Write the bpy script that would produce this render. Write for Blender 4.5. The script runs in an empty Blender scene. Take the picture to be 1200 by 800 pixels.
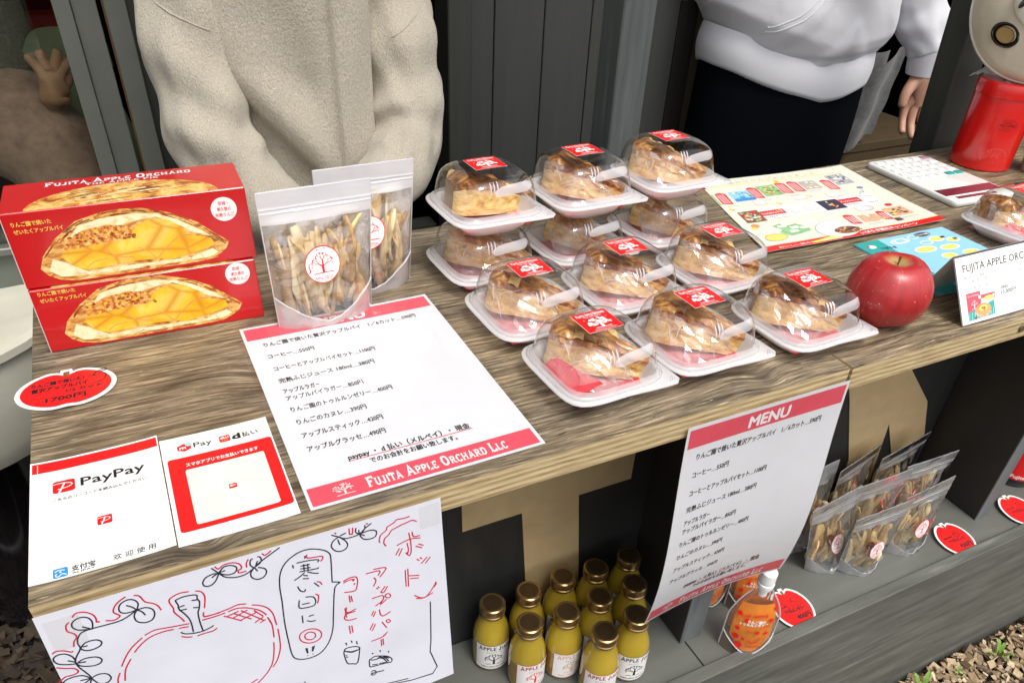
import bpy, math, random
from math import sin, cos, pi, radians as R
from mathutils import Vector as V, Matrix, noise as mnoise
from mathutils.geometry import tessellate_polygon

sc = bpy.context.scene
COL = sc.collection
CT = 0.87                      # counter top above the ground; all heights below are given from the counter top

# ---------------------------------------------------------------- camera
cd = bpy.data.cameras.new('camera')
cam = bpy.data.objects.new('camera', cd)
COL.objects.link(cam)
cd.sensor_width = 36.0
cd.lens = 36.0 * 886.04 / 1200.0
cd.shift_y = 91.63 / 1200.0
cd.clip_start = 0.02
cd.clip_end = 500
cam.location = (0.1365, -0.4309, 0.4271 + CT)
cam.rotation_euler = (R(52.3246), R(-2.3042), R(-25.9278))
sc.camera = cam

# ---------------------------------------------------------------- light
SUN_EL, SUN_AZ = 64.0, 172.0
w = bpy.data.worlds.new('World')
sc.world = w
w.use_nodes = True
nt = w.node_tree
bg = nt.nodes['Background']
sky = nt.nodes.new('ShaderNodeTexSky')
sky.sky_type = 'NISHITA'
sky.sun_disc = False
sky.sun_elevation = R(SUN_EL)
sky.sun_rotation = R(SUN_AZ)
sky.air_density = 1.0
sky.dust_density = 4.0
sky.ozone_density = 1.0
hs = nt.nodes.new('ShaderNodeHueSaturation')      # an overcast sky: the blue is mostly washed out
hs.inputs['Saturation'].default_value = 0.22
nt.links.new(sky.outputs[0], hs.inputs['Color'])
nt.links.new(hs.outputs[0], bg.inputs['Color'])
bg.inputs['Strength'].default_value = 0.15
sl = bpy.data.lights.new('sun', 'SUN')
sl.energy = 1.0
sl.angle = R(16)
sl.color = (1.0, 0.96, 0.9)
sun = bpy.data.objects.new('sun', sl)
COL.objects.link(sun)
az, el = R(SUN_AZ), R(SUN_EL)
sd = V((sin(az) * cos(el), cos(az) * cos(el), sin(el)))   # towards the sun
sun.rotation_euler = sd.to_track_quat('Z', 'Y').to_euler()
sun.location = sd * 5
sc.view_settings.view_transform = 'Standard'
sc.view_settings.look = 'None'
sc.view_settings.gamma = 1.0
sc.view_settings.exposure = 0.68
try:
    sc.cycles.transparent_max_bounces = 24
    sc.cycles.max_bounces = 10
except Exception:
    pass

# ---------------------------------------------------------------- materials
MATS = {}


class NB:
    """small node-graph helper"""
    def __init__(s, name):
        m = bpy.data.materials.new(name)
        m.use_nodes = True
        s.m, s.t = m, m.node_tree
        s.n = s.t.nodes
        s.b = s.n['Principled BSDF']
        s.out = s.n['Material Output']
        s.tc = None

    def node(s, typ, **kw):
        n = s.n.new(typ)
        for k, v in kw.items():
            if k.startswith('i_'):
                key = k[2:]
                key = int(key) if key.isdigit() else key.replace('_', ' ')
                n.inputs[key].default_value = v
            else:
                setattr(n, k, v)
        return n

    def link(s, a, b):
        s.t.links.new(a, b)

    def coords(s, scale=(1, 1, 1), kind='Object'):
        if s.tc is None:
            s.tc = s.node('ShaderNodeTexCoord')
        mp = s.node('ShaderNodeMapping')
        mp.inputs['Scale'].default_value = scale
        s.link(s.tc.outputs[kind], mp.inputs['Vector'])
        return mp.outputs[0]

    def noise(s, scale, detail=4, rough=.55, dist=0.0, stretch=(1, 1, 1), vec=None):
        n = s.node('ShaderNodeTexNoise')
        n.inputs['Scale'].default_value = scale
        n.inputs['Detail'].default_value = detail
        n.inputs['Roughness'].default_value = rough
        n.inputs['Distortion'].default_value = dist
        s.link(vec or s.coords(stretch), n.inputs['Vector'])
        return n.outputs[0]

    def ramp(s, fac, stops):
        r = s.node('ShaderNodeValToRGB')
        e = r.color_ramp.elements
        while len(e) < len(stops):
            e.new(0.5)
        for el_, (p, c) in zip(e, stops):
            el_.position = p
            el_.color = (*c, 1) if len(c) == 3 else c
        s.link(fac, r.inputs[0])
        return r.outputs[0]

    def mix(s, fac, a, b, typ='MIX'):
        n = s.node('ShaderNodeMix', data_type='RGBA', blend_type=typ)
        for sock, val in ((n.inputs[0], fac), (n.inputs[6], a), (n.inputs[7], b)):
            if isinstance(val, (int, float)):
                sock.default_value = val
            elif isinstance(val, tuple):
                sock.default_value = (*val, 1) if len(val) == 3 else val
            else:
                s.link(val, sock)
        return n.outputs[2]

    def bump(s, h, strength=.3, dist=.001):
        b = s.node('ShaderNodeBump')
        b.inputs['Strength'].default_value = strength
        b.inputs['Distance'].default_value = dist
        s.link(h, b.inputs['Height'])
        s.link(b.outputs[0], s.b.inputs['Normal'])

    def base(s, c):
        if isinstance(c, tuple):
            s.b.inputs['Base Color'].default_value = (*c, 1)
        else:
            s.link(c, s.b.inputs['Base Color'])

    def set(s, **kw):
        for k, v in kw.items():
            s.b.inputs[k.replace('_', ' ')].default_value = v
        return s


def plain(name, c, rough=.5, var=.12, scale=40, stretch=(1, 1, 1), bump=0.0, bscale=None, metal=0.0, coat=0.0, spec=.5, bdist=.0005):
    """a colour with a little natural variation and relief"""
    k = NB(name)
    n = k.noise(scale, 5, .6, stretch=stretch)
    lo = tuple(x * (1 - var) for x in c)
    hi = tuple(min(1, x * (1 + var)) for x in c)
    k.base(k.ramp(n, [(.3, lo), (.7, hi)]))
    k.set(Roughness=rough, Metallic=metal)
    k.b.inputs['Coat Weight'].default_value = coat
    k.b.inputs['Coat Roughness'].default_value = .08
    k.b.inputs['Specular IOR Level'].default_value = spec
    if bump:
        k.bump(k.noise(bscale or scale * 4, 4, .6, stretch=stretch), bump, bdist)
    MATS[name] = k.m
    return k.m


def film(name, tint=(1, 1, 1), clear=.9, rough=.04, haze=(.9, .9, .9), hazemix=0.0, ior=1.45, boost=1.0, bump=0.0, bscale=30):
    """thin clear plastic: lets light through, adds fresnel gloss and an optional milky part"""
    k = NB(name)
    tr = k.node('ShaderNodeBsdfTransparent')
    tr.inputs[0].default_value = (*[t * clear for t in tint], 1)
    gl = k.node('ShaderNodeBsdfGlossy')
    gl.inputs['Roughness'].default_value = rough
    fr = k.node('ShaderNodeFresnel')
    geo = k.node('ShaderNodeNewGeometry')
    mr = k.node('ShaderNodeMapRange')            # same reflectance from either side of the thin sheet
    mr.inputs['To Min'].default_value = ior
    mr.inputs['To Max'].default_value = 1.0 / ior
    k.link(geo.outputs['Backfacing'], mr.inputs['Value'])
    k.link(mr.outputs[0], fr.inputs[0])
    mu = k.node('ShaderNodeMath', operation='MULTIPLY')
    mu.inputs[1].default_value = boost
    mu.use_clamp = True
    k.link(fr.outputs[0], mu.inputs[0])
    ms = k.node('ShaderNodeMixShader')
    k.link(mu.outputs[0], ms.inputs[0])
    if hazemix > 0:
        df = k.node('ShaderNodeBsdfDiffuse')
        df.inputs[0].default_value = (*haze, 1)
        tl = k.node('ShaderNodeBsdfTranslucent')
        tl.inputs[0].default_value = (*haze, 1)
        m0 = k.node('ShaderNodeMixShader')
        m0.inputs[0].default_value = .4
        k.link(df.outputs[0], m0.inputs[1])
        k.link(tl.outputs[0], m0.inputs[2])
        m1 = k.node('ShaderNodeMixShader')
        m1.inputs[0].default_value = hazemix
        k.link(tr.outputs[0], m1.inputs[1])
        k.link(m0.outputs[0], m1.inputs[2])
        k.link(m1.outputs[0], ms.inputs[1])
    else:
        k.link(tr.outputs[0], ms.inputs[1])
    k.link(gl.outputs[0], ms.inputs[2])
    if bump:
        b = k.node('ShaderNodeBump')
        b.inputs['Strength'].default_value = bump
        b.inputs['Distance'].default_value = .002
        k.link(k.noise(bscale, 3, .5), b.inputs['Height'])
        k.link(b.outputs[0], gl.inputs['Normal'])
        k.link(b.outputs[0], fr.inputs['Normal'])
    k.link(ms.outputs[0], k.out.inputs['Surface'])
    k.n.remove(k.b)
    MATS[name] = k.m
    return k.m


# weathered wood-print counter top, grain along x
k = NB('weathered_wood_top')
base = k.coords((1, 1, 1))
big = k.noise(3.6, 2, .5)
sep = k.node('ShaderNodeSeparateXYZ'); k.link(base, sep.inputs[0])
wob = k.node('ShaderNodeMath', operation='MULTIPLY'); wob.inputs[1].default_value = .028
k.link(big, wob.inputs[0])
ady = k.node('ShaderNodeMath', operation='ADD'); k.link(sep.outputs[1], ady.inputs[0]); k.link(wob.outputs[0], ady.inputs[1])
ylast = ady.outputs[0]
knotm = None
for kx_, ky_, kr_, ka_ in ((.205, .215, .035, .020), (.118, .012, .016, .012), (.42, .40, .03, .014), (.93, .30, .04, .02), (1.30, .12, .035, -.018), (.66, .02, .02, .010)):
    dd = k.node('ShaderNodeVectorMath', operation='DISTANCE'); dd.inputs[1].default_value = (kx_, ky_, 0); k.link(base, dd.inputs[0])
    e1 = k.node('ShaderNodeMath', operation='DIVIDE'); e1.inputs[1].default_value = kr_; k.link(dd.outputs['Value'], e1.inputs[0])
    e2 = k.node('ShaderNodeMath', operation='POWER'); e2.inputs[1].default_value = 2; k.link(e1.outputs[0], e2.inputs[0])
    e3 = k.node('ShaderNodeMath', operation='MULTIPLY'); e3.inputs[1].default_value = -1; k.link(e2.outputs[0], e3.inputs[0])
    e4 = k.node('ShaderNodeMath', operation='EXPONENT'); k.link(e3.outputs[0], e4.inputs[0])
    e5 = k.node('ShaderNodeMath', operation='MULTIPLY_ADD'); e5.inputs[1].default_value = ka_ * .9; k.link(e4.outputs[0], e5.inputs[0]); k.link(ylast, e5.inputs[2])
    ylast = e5.outputs[0]
    e6 = k.node('ShaderNodeMath', operation='POWER'); e6.inputs[1].default_value = 6; k.link(e4.outputs[0], e6.inputs[0])
    if knotm is None: knotm = e6.outputs[0]
    else:
        e7 = k.node('ShaderNodeMath', operation='MAXIMUM'); k.link(knotm, e7.inputs[0]); k.link(e6.outputs[0], e7.inputs[1]); knotm = e7.outputs[0]
cmb = k.node('ShaderNodeCombineXYZ'); k.link(sep.outputs[0], cmb.inputs[0]); k.link(ylast, cmb.inputs[1])
def stretched(sx, sy):
    mp = k.node('ShaderNodeMapping'); mp.inputs['Scale'].default_value = (sx, sy, 1); k.link(cmb.outputs[0], mp.inputs[0]); return mp.outputs[0]
g1 = k.noise(1, 6, .68, .35, vec=stretched(14, 290))
g2 = k.noise(1, 4, .65, .3, vec=stretched(36, 850))
g3 = k.noise(1, 3, .5, .8, vec=stretched(3.5, 16))
g4 = k.noise(1, 5, .6, .5, vec=stretched(12, 60))
g5 = k.noise(1, 5, .7, .6, vec=stretched(20, 420))
c1 = k.ramp(g1, [(.30, (.045, .032, .018)), (.41, (.13, .10, .064)), (.51, (.235, .187, .122)), (.60, (.37, .30, .20)), (.70, (.53, .45, .325))])
c2 = k.ramp(g2, [(.30, (.50, .47, .44)), (.50, (1, 1, 1)), (.72, (1.25, 1.22, 1.16))])
c3 = k.ramp(g3, [(.3, (.72, .73, .78)), (.7, (1.15, 1.08, .96))])
c4 = k.ramp(g4, [(.30, (.42, .41, .40)), (.58, (1.08, 1.07, 1.05))])
cc_ = k.mix(1.0, k.mix(1.0, k.mix(1.0, c1, c2, 'MULTIPLY'), c3, 'MULTIPLY'), c4, 'MULTIPLY')
cracks = k.ramp(g5, [(.345, (1, 1, 1)), (.39, (0, 0, 0))])
flecks = k.ramp(g5, [(.62, (0, 0, 0)), (.66, (.8, .8, .8))])
cc_ = k.mix(cracks, cc_, (.022, .015, .009))
kf = k.node('ShaderNodeMath', operation='MULTIPLY'); kf.inputs[1].default_value = .6; k.link(knotm, kf.inputs[0])
k.base(k.mix(kf.outputs[0], k.mix(flecks, cc_, (.60, .50, .31)), (.05, .038, .026)))
k.set(Roughness=.5)
k.bump(g1, .9, .0012)
MATS['wood_top'] = k.m

# plywood edge: plies along z
k = NB('plywood_edge')
wv = k.node('ShaderNodeTexWave', wave_type='BANDS', bands_direction='Z')
wv.inputs['Scale'].default_value = 48
wv.inputs['Distortion'].default_value = 1.6
wv.inputs['Detail'].default_value = 3
wv.inputs['Detail Scale'].default_value = 2.0
k.link(k.coords((.06, .06, 1)), wv.inputs['Vector'])
cc = k.ramp(wv.outputs[1] if len(wv.outputs) > 1 else wv.outputs[0], [(.1, (.25, .165, .075)), (.5, (.50, .37, .19)), (.9, (.66, .53, .30))])
k.base(k.mix(.55, cc, k.ramp(k.noise(1, 5, .65, stretch=(22, 22, 300)), [(.35, (.22, .14, .06)), (.6, (.62, .48, .27))]), 'MIX'))
k.set(Roughness=.65)
k.bump(k.noise(1, 5, .6, stretch=(40, 40, 500)), .5, .0008)
MATS['ply'] = k.m


def painted(name, c, scuff=.25, rough=.55, along=(3, 60, 60)):
    k = NB(name)
    a = k.noise(1, 5, .6, stretch=along)
    b = k.noise(1, 4, .62, stretch=tuple(q * .25 for q in along))
    lo = tuple(x * (1 - scuff) for x in c)
    hi = tuple(x * (1 + scuff * 1.6) for x in c)
    c1 = k.ramp(a, [(.35, lo), (.62, c), (.8, hi)])
    sc_ = k.ramp(b, [(.62, (0, 0, 0)), (.72, (scuff, scuff, scuff))])
    k.base(k.mix(sc_, c1, tuple(min(1, x * 1.9 + .02) for x in c)))
    k.set(Roughness=rough)
    k.bump(a, .35, .0008)
    MATS[name] = k.m
    return k.m


painted('dark_panel', (.022, .024, .023), .18, .5, (60, 60, 4))
painted('board_grey', (.050, .051, .046), .12, .5, (50, 50, 3))
painted('post_grey', (.070, .082, .080), .35, .6, (90, 90, 5))
painted('post_dark', (.036, .038, .030), .15, .6, (70, 70, 5))
painted('shelf_grey', (.125, .13, .115), .2, .5, (3, 14, 14))
painted('skirt_grey', (.125, .128, .112), .42, .55, (7, 60, 60))
painted('divider_side', (.021, .018, .015), .3, .55, (50, 9, 5))
plain('edge_grey', (.12, .13, .13), .6, .3, 60, (1, 1, .1))
plain('gold_paint', (.58, .43, .23), .42, .08, 30, bump=.1, metal=.1)
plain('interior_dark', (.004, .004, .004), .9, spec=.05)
plain('mulch_dark_a', (.048, .032, .018), .9, .3, 60, bump=.4, bscale=200)  # chip browns darkened to stand for shade on the left patch
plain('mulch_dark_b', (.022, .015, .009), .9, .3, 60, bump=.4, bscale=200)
plain('olive_trim', (.055, .045, .026), .6)
plain('frame_metal', (.17, .18, .155), .42, .06, 20, metal=.35)
plain('frame_wood', (.16, .08, .03), .6)
plain('lower_wall', (.12, .135, .11), .6, .1, 8)
plain('planter', (.58, .56, .46), .55, .1, 12, bump=.15)
plain('paper', (.71, .71, .73), .5, .02, 30, bump=.12, bscale=22, bdist=.0015)
plain('paper_warm', (.80, .795, .76), .35, .02, 30)
plain('paper_note', (.62, .62, .68), .6, .03, 26, bump=.25, bscale=16, bdist=.003)
plain('paper_edge', (.55, .55, .55), .6)
plain('ink_black', (.012, .012, .014), .5, 0)
plain('ink_pen', (.02, .02, .035), .4, 0)
plain('ink_red_pen', (.52, .02, .05), .4, 0)
plain('print_white', (.82, .80, .78), .4, 0)
plain('print_pink', (.70, .085, .12), .42, .05, 60)
plain('print_red', (.70, .012, .012), .38, .03, 60)
plain('print_dark_red', (.33, .012, .015), .4, .05)
plain('print_blue', (.03, .25, .62), .4, .03)
plain('print_sky', (.28, .60, .82), .4, .05)
plain('print_teal', (.03, .36, .33), .4, .05)
plain('print_yellow', (.80, .68, .14), .4, .1)
plain('print_green', (.25, .50, .22), .4, .25, 200)
plain('print_purple', (.25, .16, .42), .4, .05)
plain('print_grey', (.42, .42, .42), .4, .05)
plain('print_cream', (.74, .72, .60), .4, .04)
plain('print_brown', (.22, .10, .04), .5, .6, 350)
plain('print_tan', (.66, .40, .25), .5, .4, 250)
plain('print_crust_dark', (.36, .06, .012), .35, .5, 300)
plain('sticker_brown', (.085, .030, .016), .4, .05)
plain('print_orange', (.75, .30, .10), .4, .2)
plain('print_navy', (.03, .025, .06), .4, .2)
plain('ink_yellow', (.82, .55, .10), .4, 0)
plain('box_red', (.52, .006, .008), .28, .05, 8, coat=.4)
plain('card_edge', (.62, .50, .46), .7)
plain('wrap_blue', (.05, .12, .5), .4)

# photo-printed pie on the boxes
k = NB('pie_crust_print')
n1 = k.noise(1, 6, .65, 1.0, stretch=(60, 60, 150))
k.base(k.ramp(n1, [(.30, (.16, .03, .008)), (.42, (.50, .17, .03)), (.55, (.80, .48, .13)), (.70, (.85, .68, .33))]))
k.set(Roughness=.3)
MATS['pie_crust_print'] = k.m
k = NB('crumble_print')
k.base(k.ramp(k.noise(230, 4, .7), [(.36, (.30, .04, .008)), (.46, (.62, .20, .03)), (.56, (.80, .42, .09)), (.66, (.88, .66, .28))]))
k.set(Roughness=.3)
MATS['crumble_print'] = k.m
k = NB('pie_fill_print')
n1 = k.noise(38, 4, .6, .8)
vo = k.node('ShaderNodeTexVoronoi', feature='DISTANCE_TO_EDGE'); vo.inputs['Scale'].default_value = 26
k.link(k.coords((.8, 1, 1.5)), vo.inputs['Vector'])
edge_ = k.ramp(vo.outputs['Distance'], [(.0, (.85, .85, .85)), (.06, (.30, .30, .30)), (.2, (0, 0, 0))])
k.base(k.mix(edge_, k.ramp(n1, [(.30, (.80, .42, .01)), (.5, (.90, .56, .03)), (.70, (.94, .72, .16))]), (.66, .24, .01)))
k.set(Roughness=.3)
MATS['pie_fill_print'] = k.m
k = NB('pie_cream_print')
k.base(k.ramp(k.noise(120, 4, .6, .8), [(.30, (.82, .52, .20)), (.55, (.93, .80, .50))]))
MATS['pie_cream_print'] = k.m

# real pastry
k = NB('pastry_top')
oi = k.node('ShaderNodeObjectInfo')
n1 = k.noise(1, 6, .62, 1.5, stretch=(45, 130, 45))
n2 = k.noise(24, 3, .5)
sh_ = k.node('ShaderNodeMapRange'); sh_.inputs['To Min'].default_value = -.12; sh_.inputs['To Max'].default_value = .05; k.link(oi.outputs['Random'], sh_.inputs['Value'])
ad = k.node('ShaderNodeMath', operation='ADD'); k.link(n1, ad.inputs[0]); k.link(sh_.outputs[0], ad.inputs[1])
c = k.ramp(ad.outputs[0], [(.28, (.11, .036, .010)), (.42, (.30, .115, .030)), (.56, (.55, .27, .075)), (.74, (.80, .54, .23))])
k.base(k.mix(k.ramp(n2, [(.46, (0, 0, 0)), (.70, (.7, .7, .7))]), c, (.17, .065, .022)))
k.set(Roughness=.30)
k.b.inputs['Coat Weight'].default_value = .5
k.bump(k.noise(90, 5, .65, stretch=(1, 2.5, 1)), .6, .002)
MATS['pastry_top'] = k.m
k = NB('pastry_side')
n1 = k.noise(1, 6, .65, .8, stretch=(50, 50, 330))
k.base(k.ramp(n1, [(.28, (.42, .20, .06)), (.45, (.70, .44, .16)), (.62, (.84, .64, .30)), (.8, (.90, .78, .50))]))
k.set(Roughness=.42)
k.bump(n1, .8, .002)
MATS['pastry_side'] = k.m
k = NB('apple_filling')
k.base(k.ramp(k.noise(1, 4, .6, stretch=(80, 80, 150)), [(.3, (.50, .28, .07)), (.55, (.80, .58, .20)), (.8, (.86, .72, .38))]))
k.set(Roughness=.22)
k.bump(k.noise(130, 4, .6), .6, .002)
MATS['apple_filling'] = k.m

# apple skin: red with streaks from stem to base and pale speckles
def apple_skin(name, red, pale):
    k = NB(name)
    sep = k.node('ShaderNodeSeparateXYZ'); k.link(k.coords(), sep.inputs[0])
    at = k.node('ShaderNodeMath', operation='ARCTAN2'); k.link(sep.outputs[0], at.inputs[0]); k.link(sep.outputs[1], at.inputs[1])
    mz = k.node('ShaderNodeMath', operation='MULTIPLY'); mz.inputs[1].default_value = 14; k.link(sep.outputs[2], mz.inputs[0])
    ma = k.node('ShaderNodeMath', operation='MULTIPLY'); ma.inputs[1].default_value = 7; k.link(at.outputs[0], ma.inputs[0])
    cb = k.node('ShaderNodeCombineXYZ'); k.link(ma.outputs[0], cb.inputs[0]); k.link(mz.outputs[0], cb.inputs[1])
    st = k.noise(1.1, 6, .66, .6, vec=cb.outputs[0])
    st2 = k.noise(26, 3, .55)
    c0 = k.ramp(st, [(.34, red), (.60, tuple(x * 1.35 for x in red)), (.86, pale)])
    c = k.mix(k.ramp(st2, [(.45, (0, 0, 0)), (.8, (.35, .35, .35))]), c0, tuple(x * .6 for x in red))
    vo = k.node('ShaderNodeTexVoronoi', feature='F1'); vo.inputs['Scale'].default_value = 240
    k.link(k.coords(), vo.inputs['Vector'])
    sp = k.ramp(vo.outputs['Distance'], [(.14, (.8, .8, .8)), (.22, (0, 0, 0))])
    gate = k.ramp(k.noise(120, 1, .5), [(.54, (0, 0, 0)), (.64, (1, 1, 1))])
    xy = k.node('ShaderNodeVectorMath', operation='MULTIPLY'); xy.inputs[1].default_value = (1, 1, 0); k.link(k.tc.outputs['Object'], xy.inputs[0])
    ln = k.node('ShaderNodeVectorMath', operation='LENGTH'); k.link(xy.outputs[0], ln.inputs[0])
    hollow = k.ramp(k.mix(1.0, ln.outputs['Value'], k.mix(1.0, k.noise(40, 3, .6), (.006, .006, .006), 'MULTIPLY'), 'ADD'), [(.0115, (1, 1, 1)), (.0175, (0, 0, 0))])
    side = k.ramp(k.noise(17, 3, .6), [(.55, (0, 0, 0)), (.78, (.55, .55, .55))])
    c = k.mix(side, c, tuple(min(1, x * 1.35) for x in pale))
    c = k.mix(hollow, c, (.42, .27, .09))
    k.base(k.mix(k.mix(1, sp, gate, 'MULTIPLY'), c, (.72, .46, .30)))
    k.set(Roughness=.33)
    k.b.inputs['Coat Weight'].default_value = .12
    k.b.inputs['Coat Roughness'].default_value = .3
    MATS[name] = k.m
apple_skin('apple_red', (.34, .020, .022), (.62, .24, .13))
apple_skin('apple_rusty', (.26, .06, .02), (.42, .20, .08))

# fabrics
def fabric(name, c, fz=900, bs=.5, var=.16, dist=.0008, nap=None, sheen=.2, folds=0.0):
    k = NB(name)
    a = k.noise(fz * .35, 3, .7, stretch=nap or (1, 1, 1))
    b = k.noise(14, 3, .5)
    lo = tuple(x * (1 - var) for x in c); hi = tuple(min(1, x * (1 + var)) for x in c)
    c1 = k.ramp(a, [(.3, lo), (.7, hi)])
    k.base(k.mix(k.ramp(b, [(.35, (0, 0, 0)), (.75, (.25, .25, .25))]), c1, lo))
    k.set(Roughness=.95)
    k.b.inputs['Sheen Weight'].default_value = sheen
    k.b.inputs['Specular IOR Level'].default_value = .15 if sheen else .05
    k.b.inputs['Sheen Roughness'].default_value = .5
    if folds:                                      # fine creasing of thin cloth on top of the nap
        f1 = k.noise(9, 4, .5, 1.6, stretch=(1.4, 1.4, .8))
        mm = k.node('ShaderNodeMath', operation='MULTIPLY_ADD'); mm.inputs[1].default_value = folds
        k.link(f1, mm.inputs[0]); k.link(a, mm.inputs[2])
        k.bump(mm.outputs[0], bs, dist)
    else:
        k.bump(a, bs, dist)
    MATS[name] = k.m
fabric('cardigan_wool', (.46, .415, .33), 1500, 1.0, .20, .0022, (1, 1, .5))
fabric('hoodie_cotton', (.66, .66, .69), 1500, .5, .05, .0008)
fabric('trouser_cloth', (.0022, .003, .0045), 1800, .4, .3, .0005, sheen=0.0)
fabric('fleece_grey', (.24, .24, .21), 500, 1.0, .35, .004)
fabric('coat_brown', (.46, .30, .26), 120, .5, .25, .003)
fabric('bag_cloth', (.16, .16, .155), 300, .4, .2, .002)
plain('skin', (.50, .27, .185), .5, .08, 60, bump=.15, bscale=500)
plain('skin_shaded', (.60, .33, .22), .55, .1, 60)  # skin lightened so the reflected hand shows through the glass
plain('nail', (.62, .40, .32), .3)
plain('hair', (.015, .01, .008), .4, .3, 200, (1, 1, .1))
plain('sage_plastic', (.30, .38, .26), .35)
plain('dark_red_cloth', (.16, .012, .012), .7)
plain('cardboard', (.07, .045, .016), .8, .1, 30)
plain('kraft', (.36, .25, .15), .75, .08, 60)

# plastics
film('lid_clear', (1, 1, 1), .985, .015, ior=1.5, boost=1.7)
film('tape_strip', (1, 1, 1), .95, .10, (.99, .98, 1.0), .50, boost=3.0)  # milky white that stands for reflections on lids and film
film('lid_rim', (1, 1, 1), .93, .12, (.9, .9, .92), .42, boost=1.2)
film('tray_plastic', (1, 1, 1), .93, .16, (.97, .96, .97), .80)
film('wrap_film', (1, 1, 1), .95, .05, (.95, .93, .93), .10, boost=3.4)
film('pouch_clear', (1, .99, .97), .95, .07, (.8, .79, .76), .07, boost=5.0, bump=1.0, bscale=26)
film('pouch_header', (1, 1, 1), .9, .16, (.92, .91, .92), .74, boost=2.6, bump=.5, bscale=30)
film('pouch_gusset', (1, .95, .95), .9, .10, (.86, .78, .79), .62, boost=4.5, bump=.9, bscale=30)
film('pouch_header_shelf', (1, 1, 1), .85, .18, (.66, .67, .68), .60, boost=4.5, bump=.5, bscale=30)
film('wrap_pink', (1, .98, .98), .985, .04, (.97, .92, .92), .08, boost=2.4)
plain('pouch_silver', (.78, .75, .72), .24, .12, 14, metal=.75, bump=.6, bscale=45, bdist=.003)
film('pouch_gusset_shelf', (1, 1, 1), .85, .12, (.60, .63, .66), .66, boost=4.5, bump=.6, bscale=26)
film('window_glass', (.92, .94, .88), .85, .02, ior=1.5, boost=1.3)
film('laminate', (1, 1, 1), .96, .08, ior=1.45)
film('tape', (1, 1, .98), .975, .3, (.75, .75, .72), .05, ior=1.3, boost=.6)
film('jelly_pouch', (1, .98, .95), .96, .06, (.8, .7, .62), .06, boost=2.4, bump=.5, bscale=30)
plain('jelly_orange', (.86, .25, .004), .12, .25, 30, coat=.6)
plain('stick_tan', (.80, .56, .24), .7, .18, 160, bump=.3)
plain('stick_pale', (.88, .70, .40), .7, .15, 160, bump=.3)
plain('stick_brown', (.50, .30, .13), .7, .3, 160, bump=.3)
plain('liner_red', (.62, .045, .06), .5, .25, 60)
plain('liner_pink', (.66, .27, .29), .5, .2, 90)
plain('juice', (.42, .30, .03), .14, .18, 14, coat=.8)
MATS['juice'].node_tree.nodes['Principled BSDF'].inputs['Subsurface Weight'].default_value = .35
MATS['juice'].node_tree.nodes['Principled BSDF'].inputs['Subsurface Radius'].default_value = (.02, .014, .004)
plain('juice_foot', (.26, .15, .015), .12, .1, 14, coat=.8)
plain('cap_gold', (.40, .26, .11), .26, .08, 80, metal=.9)
plain('cap_gold_dark', (.13, .085, .04), .38, .15, 80, metal=.85)
plain('cap_white', (.80, .80, .78), .35, .02)
plain('can_red', (.62, .008, .006), .22, .05, 6, coat=.7)
plain('can_print', (.20, .004, .004), .4)
plain('can_print_soft', (.72, .10, .09), .4)
plain('calc_body', (.70, .70, .66), .4, .02)
plain('calc_key', (.76, .76, .74), .45, .02)
plain('calc_display', (.14, .03, .045), .12, .1, coat=.8)
plain('key_teal', (.03, .34, .32), .4)
plain('key_mauve', (.40, .20, .27), .45)
plain('cream_shell', (.60, .53, .40), .35, .18, 16, coat=.3)
plain('cream_light', (.66, .63, .52), .3, .05, coat=.3)
plain('black_gloss', (.01, .008, .007), .15, .1, coat=.5)
plain('brass', (.30, .19, .07), .3, .1, metal=.8)
plain('cloth_white', (.62, .62, .62), .8, .04, 40, bump=.2)
plain('stem_brown', (.12, .06, .02), .7)
plain('bottle_black', (.006, .005, .006), .1, .1, coat=.6)
plain('leaf_green', (.14, .26, .03), .5, .25, 60)
plain('screw_metal', (.22, .16, .09), .45, .2, metal=.6)

# mulch
k = NB('mulch_soil')
k.base(k.ramp(k.noise(60, 6, .7), [(.3, (.018, .012, .007)), (.6, (.07, .045, .025)), (.8, (.16, .11, .065))]))
k.set(Roughness=.95)
k.bump(k.noise(90, 5, .7), 1.0, .01)
MATS['soil'] = k.m
for i, c in enumerate([(.40, .30, .18), (.28, .195, .11), (.50, .40, .26), (.16, .105, .06)]):
    plain('chip_%d' % i, c, .85, .25, 60, bump=.4, bscale=200)


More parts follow.
